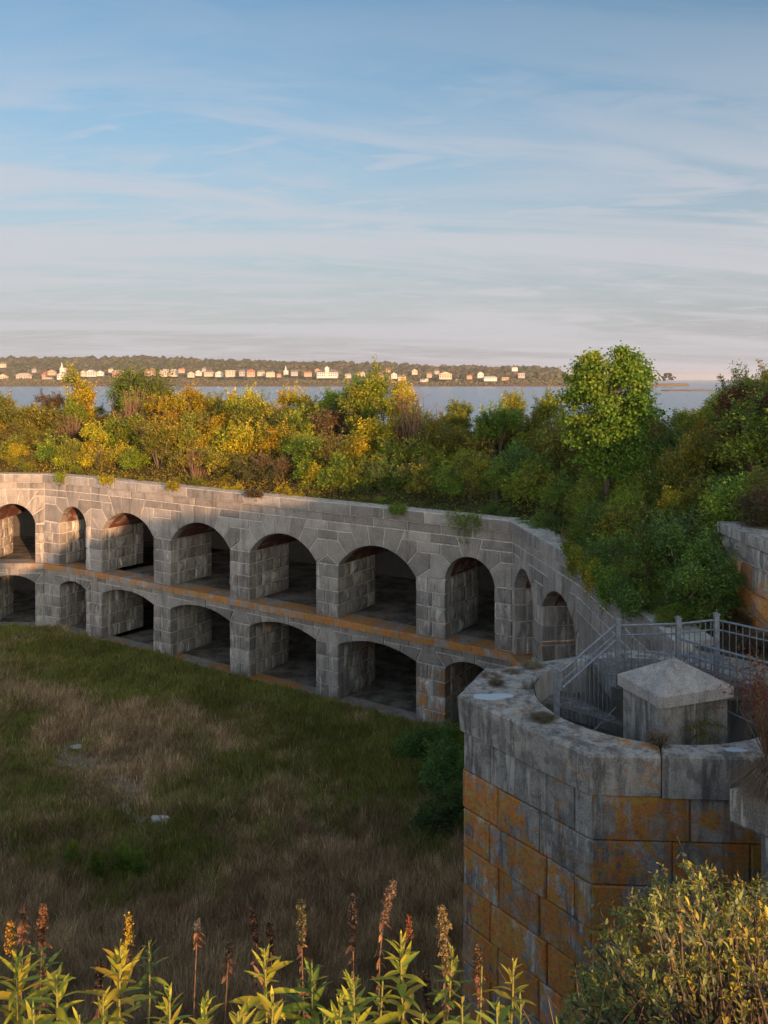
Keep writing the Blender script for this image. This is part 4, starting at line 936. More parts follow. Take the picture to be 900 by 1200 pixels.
def bush_mesh(seed, pal, nl, lsz, hgt=1.0, form='round', aspect=.5):
    rs = np.random.RandomState(seed); P = np.array(PALS[pal]); nlobe = rs.randint(8, 13)
    lc = []; lr = []
    for i in range(nlobe):
        a = rs.uniform(0, 2*np.pi); q = rs.uniform(.1, .78)**.7; z = rs.uniform(.25, 1.0)*hgt*(1.05-.5*q*q)
        if form == 'tall': q *= .6; z = rs.uniform(.2, 1.3)*hgt
        lc.append((q*np.cos(a), q*np.sin(a), z)); lr.append(rs.uniform(.24, .46)*(.75 if form == 'tall' else 1))
    lc = np.array(lc); lr = np.array(lr); ns = nl//14
    pick = rs.choice(nlobe, ns, p=lr**2/sum(lr**2)); d = rs.normal(size=(ns, 3)); d[:, 2] = np.abs(d[:, 2])*.9-.35; d /= np.linalg.norm(d, axis=1)[:, None]
    spr = lc[pick]+d*(lr[pick]*rs.uniform(.55, 1.12, ns))[:, None]; spr[:, 2] = np.clip(spr[:, 2], .02, None)
    # long shoots poking out of the outline
    k = max(4, ns//14); sh = lc[rs.choice(nlobe, k)]; sd = rs.normal(size=(k, 3))*.5+np.array([0, 0, 1.1]); sd /= np.linalg.norm(sd, axis=1)[:, None]
    tips = sh+sd*rs.uniform(.4, .75, (k, 1)); shoots = np.concatenate([sh+(tips-sh)*t for t in (.55, .7, .85, 1.)]); sdir = np.concatenate([sd]*4)
    lobecol = rs.choice(len(P), nlobe, p=[.4, .3, .18, .12]); bc = P[lobecol[pick]]*rs.uniform(.7, 1.25, (ns, 1)); m = rs.uniform(0, 1, ns) < .3; bc[m] = P[rs.choice(len(P), m.sum())]
    cen = spr[:, None]+rs.normal(size=(ns, 12, 3))*.065; cen = cen.reshape(-1, 3); bias = np.repeat(d, 12, 0); C = np.repeat(bc, 12, 0)
    c2 = (shoots[:, None]+rs.normal(size=(len(shoots), 7, 3))*.035).reshape(-1, 3); C2 = np.repeat(P[rs.choice(len(P), len(shoots))], 7, 0); b2 = np.repeat(sdir, 7, 0)
    cen = np.concatenate([cen, c2]); C = np.concatenate([C, C2]); bias = np.concatenate([bias, b2])
    C = C*rs.uniform(.65, 1.35, (len(C), 1))*(1+rs.uniform(-.1, .1, C.shape)); sz = lsz*rs.uniform(.6, 1.3, len(cen))
    V, F, CC = leaves(cen, bias, sz, C, rs, aspect)
    me = amesh('foliage', V, F, M['leaf'], CC)
    mb = MB(); 
    for i in range(nlobe):
        c = Vector(lc[i]); b = Vector((c.x*.12, c.y*.12, -.1)); mid = b.lerp(c, .55)+Vector((rs.uniform(-.08, .08), rs.uniform(-.08, .08), .05)); mb.tube([b, mid, c], [.035, .024, .012], 4)
        for q in range(4): e = c+Vector(rs.normal(size=3)*lr[i]*.75); mb.tube([mid.lerp(c, rs.uniform(.3, 1)), e], [.012, .004], 3)
    for i in range(k): mb.tube([tuple(sh[i]), tuple(tips[i])], [.009, .003], 3)
    return me, pmesh('stems', mb.V, mb.F, M['bark'])
def dead_mesh(seed, n=60, leafy=0):
    rs = np.random.RandomState(seed); mb = MB()
    for i in range(n):
        a = rs.uniform(0, 6.28); q = rs.uniform(0, .55); b = Vector((q*.5*math.cos(a), q*.5*math.sin(a), 0)); h = rs.uniform(.6, 1.25); e = Vector((q*1.3*math.cos(a)+rs.uniform(-.2, .2), q*1.3*math.sin(a)+rs.uniform(-.2, .2), h)); m_ = b.lerp(e, .5)+Vector((rs.uniform(-.08, .08), rs.uniform(-.08, .08), 0)); mb.tube([b, m_, e], [.012, .009, .003], 3)
        for j in range(3): s = m_.lerp(e, rs.uniform(.1, .9)); mb.tube([s, s+Vector((rs.uniform(-.2, .2), rs.uniform(-.2, .2), rs.uniform(.05, .25)))], [.006, .002], 3)
    return pmesh('stems', mb.V, mb.F, M['drystem'])
LIB = {}
def lib(kind, form, fine):
    key = (kind, form, fine)
    if key not in LIB: LIB[key] = [bush_mesh(hash_(key)+i, kind, 7000 if not fine else 13000, (.060 if fine else .082), .95 if form == 'round' else 1.25, form) for i in range(3 if not fine else 2)]
    return LIB[key]
def hash_(key): return sum(ord(c)*(i+1) for i, c in enumerate(str(key))) % 9973
USED = {}
ARCHX = []   # (screen-free) world positions of the openings along the wall for labels
for nm, (a, b) in {'A': (PA, PB), 'B': (PB, PC), 'C': (PC, PD), 'E': (PD, PE)}.items():
    L = math.hypot(b[0]-a[0], b[1]-a[1]); ops = {'A': [4.5, 8.28], 'B': [2.27], 'C': [2.92, 8.2, 13.4, 18.5, 22.9], 'E': [1.4, 4.95]}[nm]
    for u in ops: ARCHX.append((a[0]+(b[0]-a[0])*u/L, a[1]+(b[1]-a[1])*u/L))
ORD = ['far-left hidden', 'leftmost', 'second', 'third', 'fourth', 'fifth', 'sixth', 'seventh', 'eighth', 'ninth']
def put_bush(x, y, z, r, hz, kind, form, fine, label, group, name='shrub', rz=None, tilt=0):
    fo, st = rnd.choice(lib(kind, form, fine))
    root = empty(name, (x, y, z), label, 'shrub', group, rz=rnd.uniform(0, 6.28) if rz is None else rz); root.scale = (r, r, r*hz); root.rotation_euler[0] = tilt
    t = rnd.uniform(.98, 1.3); link('foliage', fo, root, color=(t, t, t)); link('stems', st, root); return root
ADJ = {'golden': 'golden shrub', 'olive': 'olive shrub', 'green': 'green shrub', 'dark': 'dark green shrub', 'lime': 'yellow-green shrub', 'russet': 'russet shrub', 'brown': 'brownish shrub'}
ROWN = ['hanging over the coping', 'just behind the coping', 'low on the bank', 'high on the bank', 'on the crest', 'behind the crest']
RB = [(665, 'right of the ninth arch'), (700, 'over the sloping stair rail'), (735, 'below the maple trunk'), (770, 'right of the maple trunk'), (800, 'over the pyramid cap'), (835, 'right of the pyramid cap'), (870, 'at the upper wall corner'), (5000, 'at the right edge')]
def label_for(kind, x, y, row, form, size=1.):
    px = 450+1000*x/y; xs = [450+1000*a/b for a, b in ARCHX]
    if px > 665: place = next(n for lim, n in RB if px < lim)
    else:
        best = min(range(len(xs)), key=lambda i: abs(xs[i]-px)); off = px-xs[best]; w = 12 if best in (1, 2, 7, 8) else 22
        if px < 0: place = 'beyond the left edge'
        else: place = ('left above' if off < -w else 'right above' if off > w else 'straight above')+' the '+ORD[best]+' arch'
    return '%s%s %s, %s' % ('tall ' if form == 'tall' else 'big ' if size > 1.08 else 'small ' if size < .85 else '', ADJ[kind], ROWN[row], place)
placed = []
def zone_kind(x, y, row):
    px = 450+1000*x/y; r = rnd.random()
    if px < 260: w = [('golden', .44), ('olive', .32), ('lime', .18), ('brown', .06)]
    elif px < 440: w = [('golden', .32), ('olive', .26), ('brown', .12), ('lime', .16), ('green', .14)]
    elif px < 600: w = [('green', .42), ('dark', .20), ('olive', .20), ('lime', .12), ('brown', .06)] if row < 3 else [('green', .22), ('olive', .34), ('golden', .12), ('lime', .2), ('brown', .12)]
    elif px < 800: w = [('green', .46), ('dark', .24), ('lime', .20), ('olive', .10)] if row < 4 else [('olive', .4), ('green', .3), ('lime', .2), ('golden', .1)]
    else: w = [('green', .3), ('olive', .25), ('dark', .15), ('russet', .1), ('golden', .2)] if row < 4 else [('golden', .35), ('olive', .4), ('lime', .15), ('brown', .1)]
    for k, p in w:
        if r < p: return k
        r -= p
    return w[0][0]
Pl = [np.array(p) for p in LINE]
def walk():
    for i in range(1, len(Pl)-1):
        a, b = Pl[i], Pl[i+1]; L = np.linalg.norm(b-a); d = (b-a)/L; nrm = np.array([-d[1], d[0]]); yield i, a, d, nrm, L
GRP = 'shrubs on the earth bank of the fort roof'
todo = []
# skyline of the bank as the photograph shows it (px -> px), used as a height limit for the shrubs
VX = [0, 60, 100, 200, 250, 300, 340, 400, 430, 455, 470, 520, 560, 600, 650, 680, 770, 790, 825, 845, 870, 900]
VY = [465, 461, 455, 461, 452, 446, 441, 437, 435, 446, 458, 451, 457, 461, 472, 470, 476, 486, 480, 452, 436, 432]
for i, a, d, nrm, L in walk():
    if i == 1: a = a+d*1.0; L -= 1.0
    for row, (s, step, r0) in enumerate([(1.0, 1.25, .72), (2.1, 1.35, 1.1), (3.7, 1.55, 1.3), (5.6, 1.6, 1.4), (8.0, 1.8, 1.3), (10.5, 2.4, 1.3)]):
        u = rnd.uniform(0, step*.5)
        while u < L:
            p = a+d*(u+rnd.uniform(-.3, .3))+nrm*(s+rnd.uniform(-.35, .35)); x, y = float(p[0]), float(p[1]); u += step*rnd.uniform(.8, 1.2)
            if i >= 5 and (y < 21.4): continue
            if row == 0 and rnd.random() < .08: continue
            todo.append((x, y, row, r0))
# wide bank on the right
for k in range(78):
    x = rnd.uniform(9, 24); y = rnd.uniform(20.5, 42)
    if sdist(np.array(x), np.array(y)) < 7: continue
    todo.append((x, y, 3 if y < 30 else 4, 1.45))
for x, y in ((6.6, 23.6), (6.9, 22.4), (7.9, 22.6), (7.3, 24.6), (8.6, 23.9), (7.6, 21.4), (6.75, 21.2), (8.9, 21.9), (6.5, 25.2), (6.75, 20.3), (6.9, 19.4), (6.85, 18.5), (6.5, 21.6), (6.3, 22.9), (8.0, 26.2), (9.5, 25.5), (7.0, 27.3), (9.0, 28), (10.4, 27.2)): todo.append((x, y, 1 if y < 24 else 2, 1.15))
for x, y, row, r0 in todo:
    form = 'tall' if (rnd.random() < (.22 if row < 3 else .34)) else 'round'; kind = zone_kind(x, y, row)
    z = float(right_z(np.array(x), np.array(y))) if x > 6.7 and sdist(np.array(x), np.array(y)) > .6 else float(bank_z(np.array(x), np.array(y)))
    r = r0*rnd.uniform(.75, 1.2); 
    if row == 0: r *= .85 if x < 3 else 1.25
    px = 450+1000*x/y; hz = rnd.uniform(.85, 1.2)*(1.05 if 280 < px < 440 and row > 2 else (.86 if row > 2 and px < 640 else .95))
    if row >= 4 and px < 120: hz *= .8
    if row == 0: hz *= .75
    cap = EYE-(float(np.interp(px, VX, VY))+rnd.uniform(-4, 5)-444)*y/1000; ht = r*hz*(1.45 if form == 'tall' else 1.22)
    if row >= 2 and z+ht > cap:
        q = (cap-z)/ht
        if q < .3: continue
        r *= q**.4; hz *= q**.6
    if 700 < px and x < 9.2 and y < 23: hz *= .9; kind = rnd.choice(['dark', 'dark', 'green', 'lime'])
    put_bush(x, y, z-.15-(.25 if row == 0 else 0), r, hz, kind, form, y < 30, label_for(kind, x, y, row, form, r/r0), GRP)
# special plants on the bank
fo_, st_ = bush_mesh(77, 'green', 34000, .05, .95)
dome = empty('small_tree', (-15.9, 55, 10.55), 'dome-shaped dense green tree on the crest over the left arches', 'tree'); dome.scale = (2.7, 2.2, 2.9); link('crown', fo_, dome, color=(.8, .8, .8)); link('trunk', st_, dome)
for x, y, z, r, kind, lab in ((-20.0, 55, 11.0, 1.6, 'golden', 'tall golden bush just left of the dome-shaped tree on the crest'), (-1.0, 43.5, 10.9, 1.5, 'lime', 'tall yellow-green sapling on the crest left of the open water, over the fifth arch'), (1.0, 43, 10.9, 1.3, 'golden', 'golden-topped sapling on the crest beside the open water'), (6.2, 41, 10.9, 1.15, 'olive', 'olive bush on the crest halfway to the young maple')):
    put_bush(x, y, z, r, 1.15, kind, 'tall', False, lab, GRP)
dms = [dead_mesh(90+i) for i in range(3)]
for k in range(24):
    i, a, d, nrm, L = rnd.choice(list(walk())[:4]); u = rnd.uniform(0, L); s = rnd.choice([1.5, 3, 4, 5, 5.5]); p = a+d*u+nrm*s; x, y = float(p[0]), float(p[1])
    px = 450+1000*x/y
    if px > 640 or px < -10: continue
    lab = '%sbare brown brush %s, %s' % (rnd.choice(['', 'upright ', 'spreading ']), ROWN[0 if s < 1.2 else 1 if s < 2 else 2 if s < 4 else 3 if s < 6 else 4], label_for('brown', x, y, 1, 'round').split(', ')[1])
    r = rnd.uniform(.9, 1.5)*(1.4 if s > 4 else .9); root = empty('bare_bush', (x, y, float(bank_z(np.array(x), np.array(y)))-.05), lab, 'bush', 'leafless brush on the bank', rz=rnd.uniform(0, 6)); root.scale = (r, r, r*rnd.uniform(.9, 1.4)); link('stems', dms[k % 3], root)
# --- the young maple
def maple():
    rs = np.random.RandomState(17); x0, y0 = 7.45, 28.3; z0 = float(right_z(np.array(x0), np.array(y0)))-.1
    root = empty('young_maple_tree', (x0, y0, z0), 'young maple with slim bare trunk and full crown, tallest tree on the bank', 'tree')
    H = EYE+1.0-z0; zc = H-4.15
    mb = MB(); mb.tube([(-.15, 0, 0), (-.08, 0, 1.1), (0, 0, 2.1), (.06, 0, H*.7), (.0, 0, H-.3)], [.13, .11, .09, .05, .015], 8); mb.build('trunk', M['bark'], root, smooth=True)
    cl = []; mb = MB()
    # crown outline: half-width by height fraction
    hf = [0, .1, .25, .42, .6, .78, .9, 1.0]; hw = [.60, 1.0, 1.30, 1.45, 1.36, 1.10, .80, .10]
    for k in range(470):
        t = rs.uniform(0, 1)**.9; a = rs.uniform(0, 2*np.pi); w = np.interp(t, hf, hw)*(1+.13*np.sin(3*a+t*9)+.08*np.sin(7*a+t*5)); q = w*rs.uniform(.35, 1.0)**.55*rs.uniform(.84, 1.14)
        if t > .66: # two leaders
            s = 1 if math.cos(a) > 0 else -1; cx = (.34 if s > 0 else -.46); q *= .80*rs.uniform(.75, 1.15)
            if rs.uniform() < .38 and t < .9: cx = rs.uniform(-.2, .2)
        else: cx = 0
        p = np.array([cx+q*math.cos(a), q*math.sin(a), zc+t*4.15*(1 if (t < .66 or math.cos(a) > 0) else .955)]); cl.append((p, a, t))
        if k % 3 == 0: mb.tube([(0, 0, p[2]*.82), tuple(p*np.array([.5, .5, .93])), tuple(p)], [.025, .014, .005], 3)
    mb.build('limbs', M['bark'], root)
    cen = []; C = []; B = []
    for p, a, t in cl:
        nn = rs.randint(40, 120)
        if math.sin(a*2.7+t*11)+math.sin(a*5.1-t*17) > 1.15: continue
        c = p+rs.normal(size=(nn, 3))*np.array([.17, .17, .085]); cen.append(c)
        yel = np.clip(.15+.8*(t-.4)-.45*math.cos(a), 0, 1)*rs.uniform(.0, .75); base = np.array([.125, .245, .032])*(1-yel)+np.array([.38, .40, .03])*yel
        C.append(base*rs.uniform(.7, 1.3, (nn, 1))); B.append(np.repeat([[math.cos(a)*.7, math.sin(a)*.7, -.45]], nn, 0))
    cen = np.concatenate(cen); V, F, CC = leaves(cen, np.concatenate(B), rs.uniform(.07, .125, len(cen)), np.concatenate(C), rs, .85, .3)
    link('crown', amesh('crown', V, F, M['leaf'], CC), root)
maple()
# --- vines over the side wall coping
def vine(x, y, z, w, h, kind, label, lean=(0, 0), n=900, sz=.07):
    rs = np.random.RandomState(int(abs(x*100+y*7)) % 9999); P = np.array(PALS[kind]); root = empty('hanging_vine', (x, y, z), label, 'vine', 'trailing greenery on the wall tops')
    k = 16; sa = rs.uniform(-w, w, k); V0 = []; mb = MB(); cen = []
    for s in sa:
        ln = h*rs.uniform(.35, 1.0)*(1-.5*abs(s/w)); q = [(s+rs.normal()*.05*t, 0, 0) for t in range(4)]; pts = [Vector((s*(1-.0*t)+.08*math.sin(t*2+s*5), 0, .15-ln*t/3)) for t in range(4)]
        off = [Vector((lean[0]*(.25 if t else 0), lean[1]*(.25 if t else 0), 0)) for t in range(4)]; pts = [p+o for p, o in zip(pts, off)]; mb.tube(pts, .008, 3)
        m_ = n//k; t = rs.uniform(0, 1, m_)**1.2; idx = np.clip((t*3).astype(int), 0, 2); A = np.array(pts); cen.append(A[idx]*(1-(t*3-idx))[:, None]+A[idx+1]*(t*3-idx)[:, None]+rs.normal(size=(m_, 3))*np.array([.10, .07, .07]))
    cen = np.concatenate(cen); C = P[rs.choice(4, len(cen), p=[.4, .3, .2, .1])]*rs.uniform(.7, 1.3, (len(cen), 1)); V, F, CC = leaves(cen, np.array([[lean[0]*.5, lean[1]*.5, -.3]]), sz*rs.uniform(.7, 1.4, len(cen)), C, rs, .7)
    link('foliage', amesh('foliage', V, F, M['leaf'], CC), root); mb.build('stems', M['drystem'], root); return root
cN = (-.557, -.83); a = math.atan2(-13.75, 20.5)
for px_, w, h, kind, lab in ((76, .28, .75, 'lime', 'small yellow-green vine hanging on the coping between the first two arches'), (130, .5, .5, 'golden', 'golden vine tips hanging over the coping above the third arch'), (205, .4, .35, 'golden', 'small golden leaves on the coping above the fourth arch'), (300, .5, .3, 'brown', 'short brown vine on the coping above the fifth arch'), (545, .85, 1.35, 'green', 'green vine hanging down the wall above the seventh arch'), (470, .4, .4, 'green', 'short green vine on the coping right of the sixth arch')):
    q = (px_-450)/1000.; best = None
    for (A0, A1) in zip(LINE, LINE[1:]):
        dx, dy = A1[0]-A0[0], A1[1]-A0[1]; den = dx-q*dy
        if abs(den) > 1e-6:
            t = (q*A0[1]-A0[0])/den
            if 0 <= t <= 1: best = (A0[0]+dx*t, A0[1]+dy*t, math.atan2(dy, dx), dx, dy); break
    X, Y, an, dx, dy = best; l = math.hypot(dx, dy); nx, ny = dy/l, -dx/l
    v = vine(X+nx*.2, Y+ny*.2, 8.5, w, h, kind, lab, (0, -.3)); v.rotation_euler[2] = an
for t, w, h, kind, lab in ((12.0, 1.0, .7, 'dark', 'dark green growth spilling over the plain side wall behind the railing'), (7.0, .8, .9, 'lime', 'yellow-green growth spilling over the side wall just past the ninth arch'), (8.6, .9, 1.2, 'golden', 'golden leaved growth spilling over the side wall below the maple'), (10.4, .9, 1.0, 'green', 'green growth spilling over the side wall nearest the stair railing')):
    L1 = 6.72; 
    if t < L1: A0, A1, tt = PD, PE, t/L1
    else: A0, A1, tt = PE, PF, (t-L1)/8.0
    X, Y = A0[0]+(A1[0]-A0[0])*tt, A0[1]+(A1[1]-A0[1])*tt; v = vine(X-.15, Y, 8.7, w, h, kind, lab, (0, -.5), 2600, .06); v.rotation_euler[2] = math.atan2(A1[1]-A0[1], A1[0]-A0[0])
for k, (x, y, r, kd) in enumerate(((6.25, 21.9, .75, 'green'), (6.35, 21.0, .7, 'dark'), (6.4, 20.1, .75, 'lime'), (6.5, 19.2, .65, 'dark'), (6.55, 18.4, .6, 'green'))):
    put_bush(x, y, 8.25, r, .85, kd, 'round', True, '%s growing on the coping of the plain side wall, %s' % (ADJ[kd], ['farthest back', 'second from the back', 'in the middle', 'fourth from the back', 'nearest the level railing'][k]), 'shrubs on the plain side wall')
# --- shrubs in the courtyard against the tower
for x, y, r, kind, lab in ((1.5, 31.2, 1.25, 'dark', 'dark low shrub at the foot of the arcade beside the tower'), (2.4, 29.0, 1.5, 'dark', 'dark bushy growth in the courtyard against the tower, upper one'), (2.2, 26.2, 1.4, 'dark', 'dark bushy growth in the courtyard against the tower, lower one'), (3.0, 32.0, 1.0, 'green', 'small green shrub in front of the seventh lower arch')):
    put_bush(x, y, -.1, r, .75, kind, 'round', True, lab, 'dark shrubs in the courtyard corner')
for k, (x, y) in enumerate(((-7.4, 24.2), (-6.9, 23.7), (-7.9, 23.6), (-8.9, 24.3))):
    put_bush(x, y, -.1, .42, 1.1, 'green', 'tall', True, ['leafy green weed in the middle of the clump on the grass', 'leafy green weed at the right of the clump on the grass', 'leafy green weed at the front of the clump on the grass', 'lone leafy weed left of the clump on the grass'][k], 'leafy weeds on the courtyard grass', 'weed')
# --- stones on the grass
def rock(name, x, y, z, sx, sy, sz, label, mat, color, seed):
    import bmesh as bm_
    b = bm_.new(); bm_.ops.create_icosphere(b, subdivisions=2, radius=1); r = random.Random(seed)
    for v in b.verts:
        n_ = mnoise.noise(v.co*1.3+Vector((seed, 0, 0)))*.35; v.co *= 1+n_; v.co.x *= sx; v.co.y *= sy; v.co.z = max(-.3, v.co.z)*sz
        if v.co.z > sz*.6: v.co.z = sz*(.6+(v.co.z/sz-.6)*.2)
    me = bpy.data.meshes.new(name); b.to_mesh(me); b.free(); me.materials.append(mat); o = link(name, me, None, (x, y, z), color); return tag(o, label, 'stone', 'loose stones in the courtyard')
rock('pale_stone', -6.95, 26.6, .02, .34, .22, .20, 'pale flat stone lying at the bend of the dirt path', M['granite'], (0, .8, 1.25), 3)
rock('pale_stone', -11.55, 32.0, .0, .22, .16, .10, 'small pale stone on the bare patch beside the upper path', M['granite'], (0, .6, 1.1), 8)

# --- low growth covering the soil of the banks
def cover():
    rs = np.random.RandomState(8); V_ = []; F_ = []; C_ = []; n0 = 0
    X = rs.uniform(-28, 24, 420000); Y = rs.uniform(18, 62, 420000); s = sdist(X, Y); ok = (s > .55) & (s < 15) & (Y > 19.8) & (np.abs(X/Y) < .52); X, Y, s = X[ok], Y[ok], s[ok]
    rgt = X > 6.7; Z = np.where(rgt, right_z(X, Y), bank_z(X, Y)); px = 450+1000*X/Y
    gold = np.clip((420-px+(fbm(X*.5, Y*.5, 4)-.5)*500)/200, 0, 1)[:, None]; dk = (fbm(X*.7, Y*.7, 14)[:, None]-.5)
    C = np.array([[.32, .28, .04]])*gold+np.array([[.12, .18, .035]])*(1-gold); C = C*(1+dk*1.2)*rs.uniform(.6, 1.4, (len(X), 1)); br = rs.uniform(0, 1, len(X)) < .22; C[br] = np.array([.14, .09, .05])*rs.uniform(.6, 1.2, (br.sum(), 1))
    Z = Z+rs.uniform(0, .45, len(X))*fbm(X*1.5, Y*1.5, 6); V, F, CC = leaves(np.stack([X, Y, Z], -1), np.array([[0, -.3, .3]]), rs.uniform(.07, .14, len(X)), C, rs, .55)
    o = link('ground_cover', amesh('ground_cover', V, F, M['leaf'], CC)); tag(o, 'low leafy ground cover between the shrubs of the bank', 'ground cover', kind='stuff')
cover()
# shrubs along the berm behind the viewpoint, unseen, added for a ragged shadow edge
for k in range(26):
    x = 11.5+k*.75+rnd.uniform(-.3, .3); y = -8+rnd.uniform(-1.2, 1.2); put_bush(x, y, float(shade_berm(np.array(x), np.array(y)))-.3, rnd.uniform(.5, .9), .9, rnd.choice(['olive', 'green']), 'round', False, 'green shrub added behind the viewpoint for a ragged shadow edge, outside the picture', 'unseen shrubs added behind the viewpoint')
# ================================================================== foreground weeds
def leaf_mesh(name, L, W, cols, curl=.25, mat=None, fold=.18, seg=5):
    """pointed leaf along +x, tapered, folded on its midrib"""
    V = []; F = []; C = []
    for i in range(seg+1):
        t = i/seg; w = W*.5*math.sin(math.pi*min(1, t*.97+.03))**.8*(1-.35*t) if i < seg else 0.0005; x = L*t*(1-.12*curl*t*t); z = -curl*L*t*t*.6
        V += [(x, -w, z+fold*w*1.4), (x, 0, z), (x, w, z+fold*w*1.4)]; c = np.array(cols[0])*(1-t)+np.array(cols[1])*t; C += [c*.95, c*1.15, c*1.0]
    for i in range(seg): a = i*3; F += [(a, a+3, a+4, a+1), (a+1, a+4, a+5, a+2)]
    return amesh(name, V, F, mat or M['leaf'], np.array(C))
LG = {}
for nm, cs in {'green': ((.17, .25, .04), (.24, .32, .045)), 'lime': ((.36, .38, .04), (.48, .46, .045)), 'yellow': ((.45, .38, .04), (.52, .42, .05)), 'blue': ((.09, .15, .05), (.14, .20, .06)), 'pink': ((.35, .18, .10), (.42, .24, .12)), 'dry': ((.28, .12, .055), (.34, .17, .09)), 'dark': ((.10, .05, .035), (.13, .075, .05))}.items():
    LG[nm] = [leaf_mesh('leaf', 1, .25*w, cs, c) for w, c in ((1., .1), (1.15, .35), (.9, .6))]
def orient(o, az, el, roll=0.):
    o.rotation_mode = 'XYZ'; o.rotation_euler = (roll, -el, az)
def pxpos(px, py, y): return ((px-450)/1000*y, y, EYE-(py-444)/1000*y)
def weed_plant(px, py, y, w_px, label, mix, group='leafy weeds along the bottom of the picture', whorls=5, flower=None, bare=False):
    """px,py = tip of the plant in the photograph; y = distance; w_px = overall leaf spread"""
    x, yy, zt = pxpos(px, py, y); zb = float(cam_z(np.array(x), np.array(yy)))-.05; h = zt-zb; w = w_px*y/1000
    root = empty('leafy_weed', (x, yy, zb), label, 'weed', group, rz=rnd.uniform(0, 6.28)); bend = rnd.uniform(-.03, .03); root.rotation_euler[0] = R(rnd.uniform(-5, 5))
    def at(t): return Vector((bend*math.sin(t*2.4), .02*math.sin(t*5), h*t))
    mb = MB(); mb.tube([at(i/6) for i in range(7)], [.006-.0035*i/6 for i in range(7)], 6); mb.build('stem', M['greenstem'], root, smooth=True)
    top = .97 if flower else .985; n = int(whorls*7); z0 = max(.2, 1-(.06+.042*whorls)/max(h, .3))
    for i in range(n):
        t = z0+(top-z0)*(i/(n-1))**.85; k = (i/(n-1)); L = w*.60*(.62+.6*math.sin(math.pi*(.25+.65*k)))*rnd.uniform(.6, 1.2); L *= (1-.45*k**3)
        az = i*2.4+rnd.uniform(-.3, .3); el = R(-8+68*k**1.4+rnd.uniform(-20, 20))
        me = rnd.choice(LG[mix[0] if rnd.random() < .62 else rnd.choice(mix[1:] or mix)]); o = link('leaf', me, root); o.location = at(t); s = L; o.scale = (s, s*rnd.uniform(.8, 1.2), s); orient(o, az, el, rnd.uniform(-.35, .35)); v = rnd.uniform(.8, 1.15); o.color = (v, v, v, 1)
    if flower:
        rs = np.random.RandomState(int(px)); cen = []; hh = flower[0]*y/1000
        for k in range(14):
            t = k/13.; a = k*2.3; q = hh*.13*(1-t*.75); cen.append(np.array([q*math.cos(a), q*math.sin(a), h-hh*.15+hh*t*.95])+rs.normal(size=(16, 3))*hh*.045)
        cen = np.concatenate(cen); base = np.array({'gold': (.55, .33, .03), 'rust': (.42, .17, .05)}[flower[1]]); V, F, CC = leaves(cen, np.array([[0, 0, .5]]), np.full(len(cen), hh*.075), base*rs.uniform(.6, 1.3, (len(cen), 1)), rs, .8); o = link('flower_head', amesh('flower_head', V, F, M['leaf'], CC), root); tag(o, 'gold flower spike' if flower[1] == 'gold' else 'rusty flower spike')
    return root
def dry_spike(px, py, y, hpx, label, tint, hook=.0, thick=1.0):
    x, yy, zt = pxpos(px, py, y); zb = float(cam_z(np.array(x), np.array(yy)))-.05; h = zt-zb; root = empty('dried_flower_stalk', (x, yy, zb), label, 'dried stalk', 'dried flower stalks among the front weeds'); rs = np.random.RandomState(int(px*3+py))
    sl_ = rs.uniform(-.04, .04)
    def at(t): return Vector((sl_*(1-t)*h*1.2+hook*max(0, t-.8)**1.5*1.2, .01*math.sin(t*7), h*t-abs(hook)*max(0, t-.9)*.5))
    mb = MB(); mb.tube([at(i/9) for i in range(10)], [.0045-.003*i/9 for i in range(10)], 5); mb.build('stem', M['drystem'], root, smooth=True)
    cen = []; sz = []; L = hpx*y/1000; n = int(70*thick)
    for k in range(n):
        t = 1-(k/n)**1.1*L/h; p = at(max(0, t)); w = .003+.0075*math.sin(math.pi*min(1, k/n*1.1))*thick; a = rs.uniform(0, 6.28); q = w*rs.uniform(.3, 1.2); m_ = 9
        cen.append(np.array(p)[None]+np.array([[q*math.cos(a), q*math.sin(a), 0]])+rs.normal(size=(m_, 3))*.003); sz.append(np.full(m_, .0075)*rs.uniform(.6, 1.5, m_))
    cen = np.concatenate(cen); sz = np.concatenate(sz); b = np.array(tint)*np.array([.50, .58, .64]); V, F, CC = leaves(cen, np.array([[0, 0, -.3]]), sz, b*rs.uniform(.55, 1.35, (len(cen), 1)), rs, .9); link('seed_head', amesh('seed_head', V, F, M['leaf'], CC), root)
    for k in range(22):
        t = max(.05, 1-(L/h)*(.7+k*.09)); 
        if t <= .06: break
        o = link('leaf', rnd.choice(LG['dry' if tint[0] > .2 else 'dark']), root); o.location = at(t); s = rnd.uniform(.018, .042); o.scale = (s, s*1.5, s); orient(o, k*2.1, R(rnd.uniform(-65, -5)), rnd.uniform(-1, 1)); v = rnd.uniform(.7, 1.2); o.color = (v, v, v, 1)
    return root
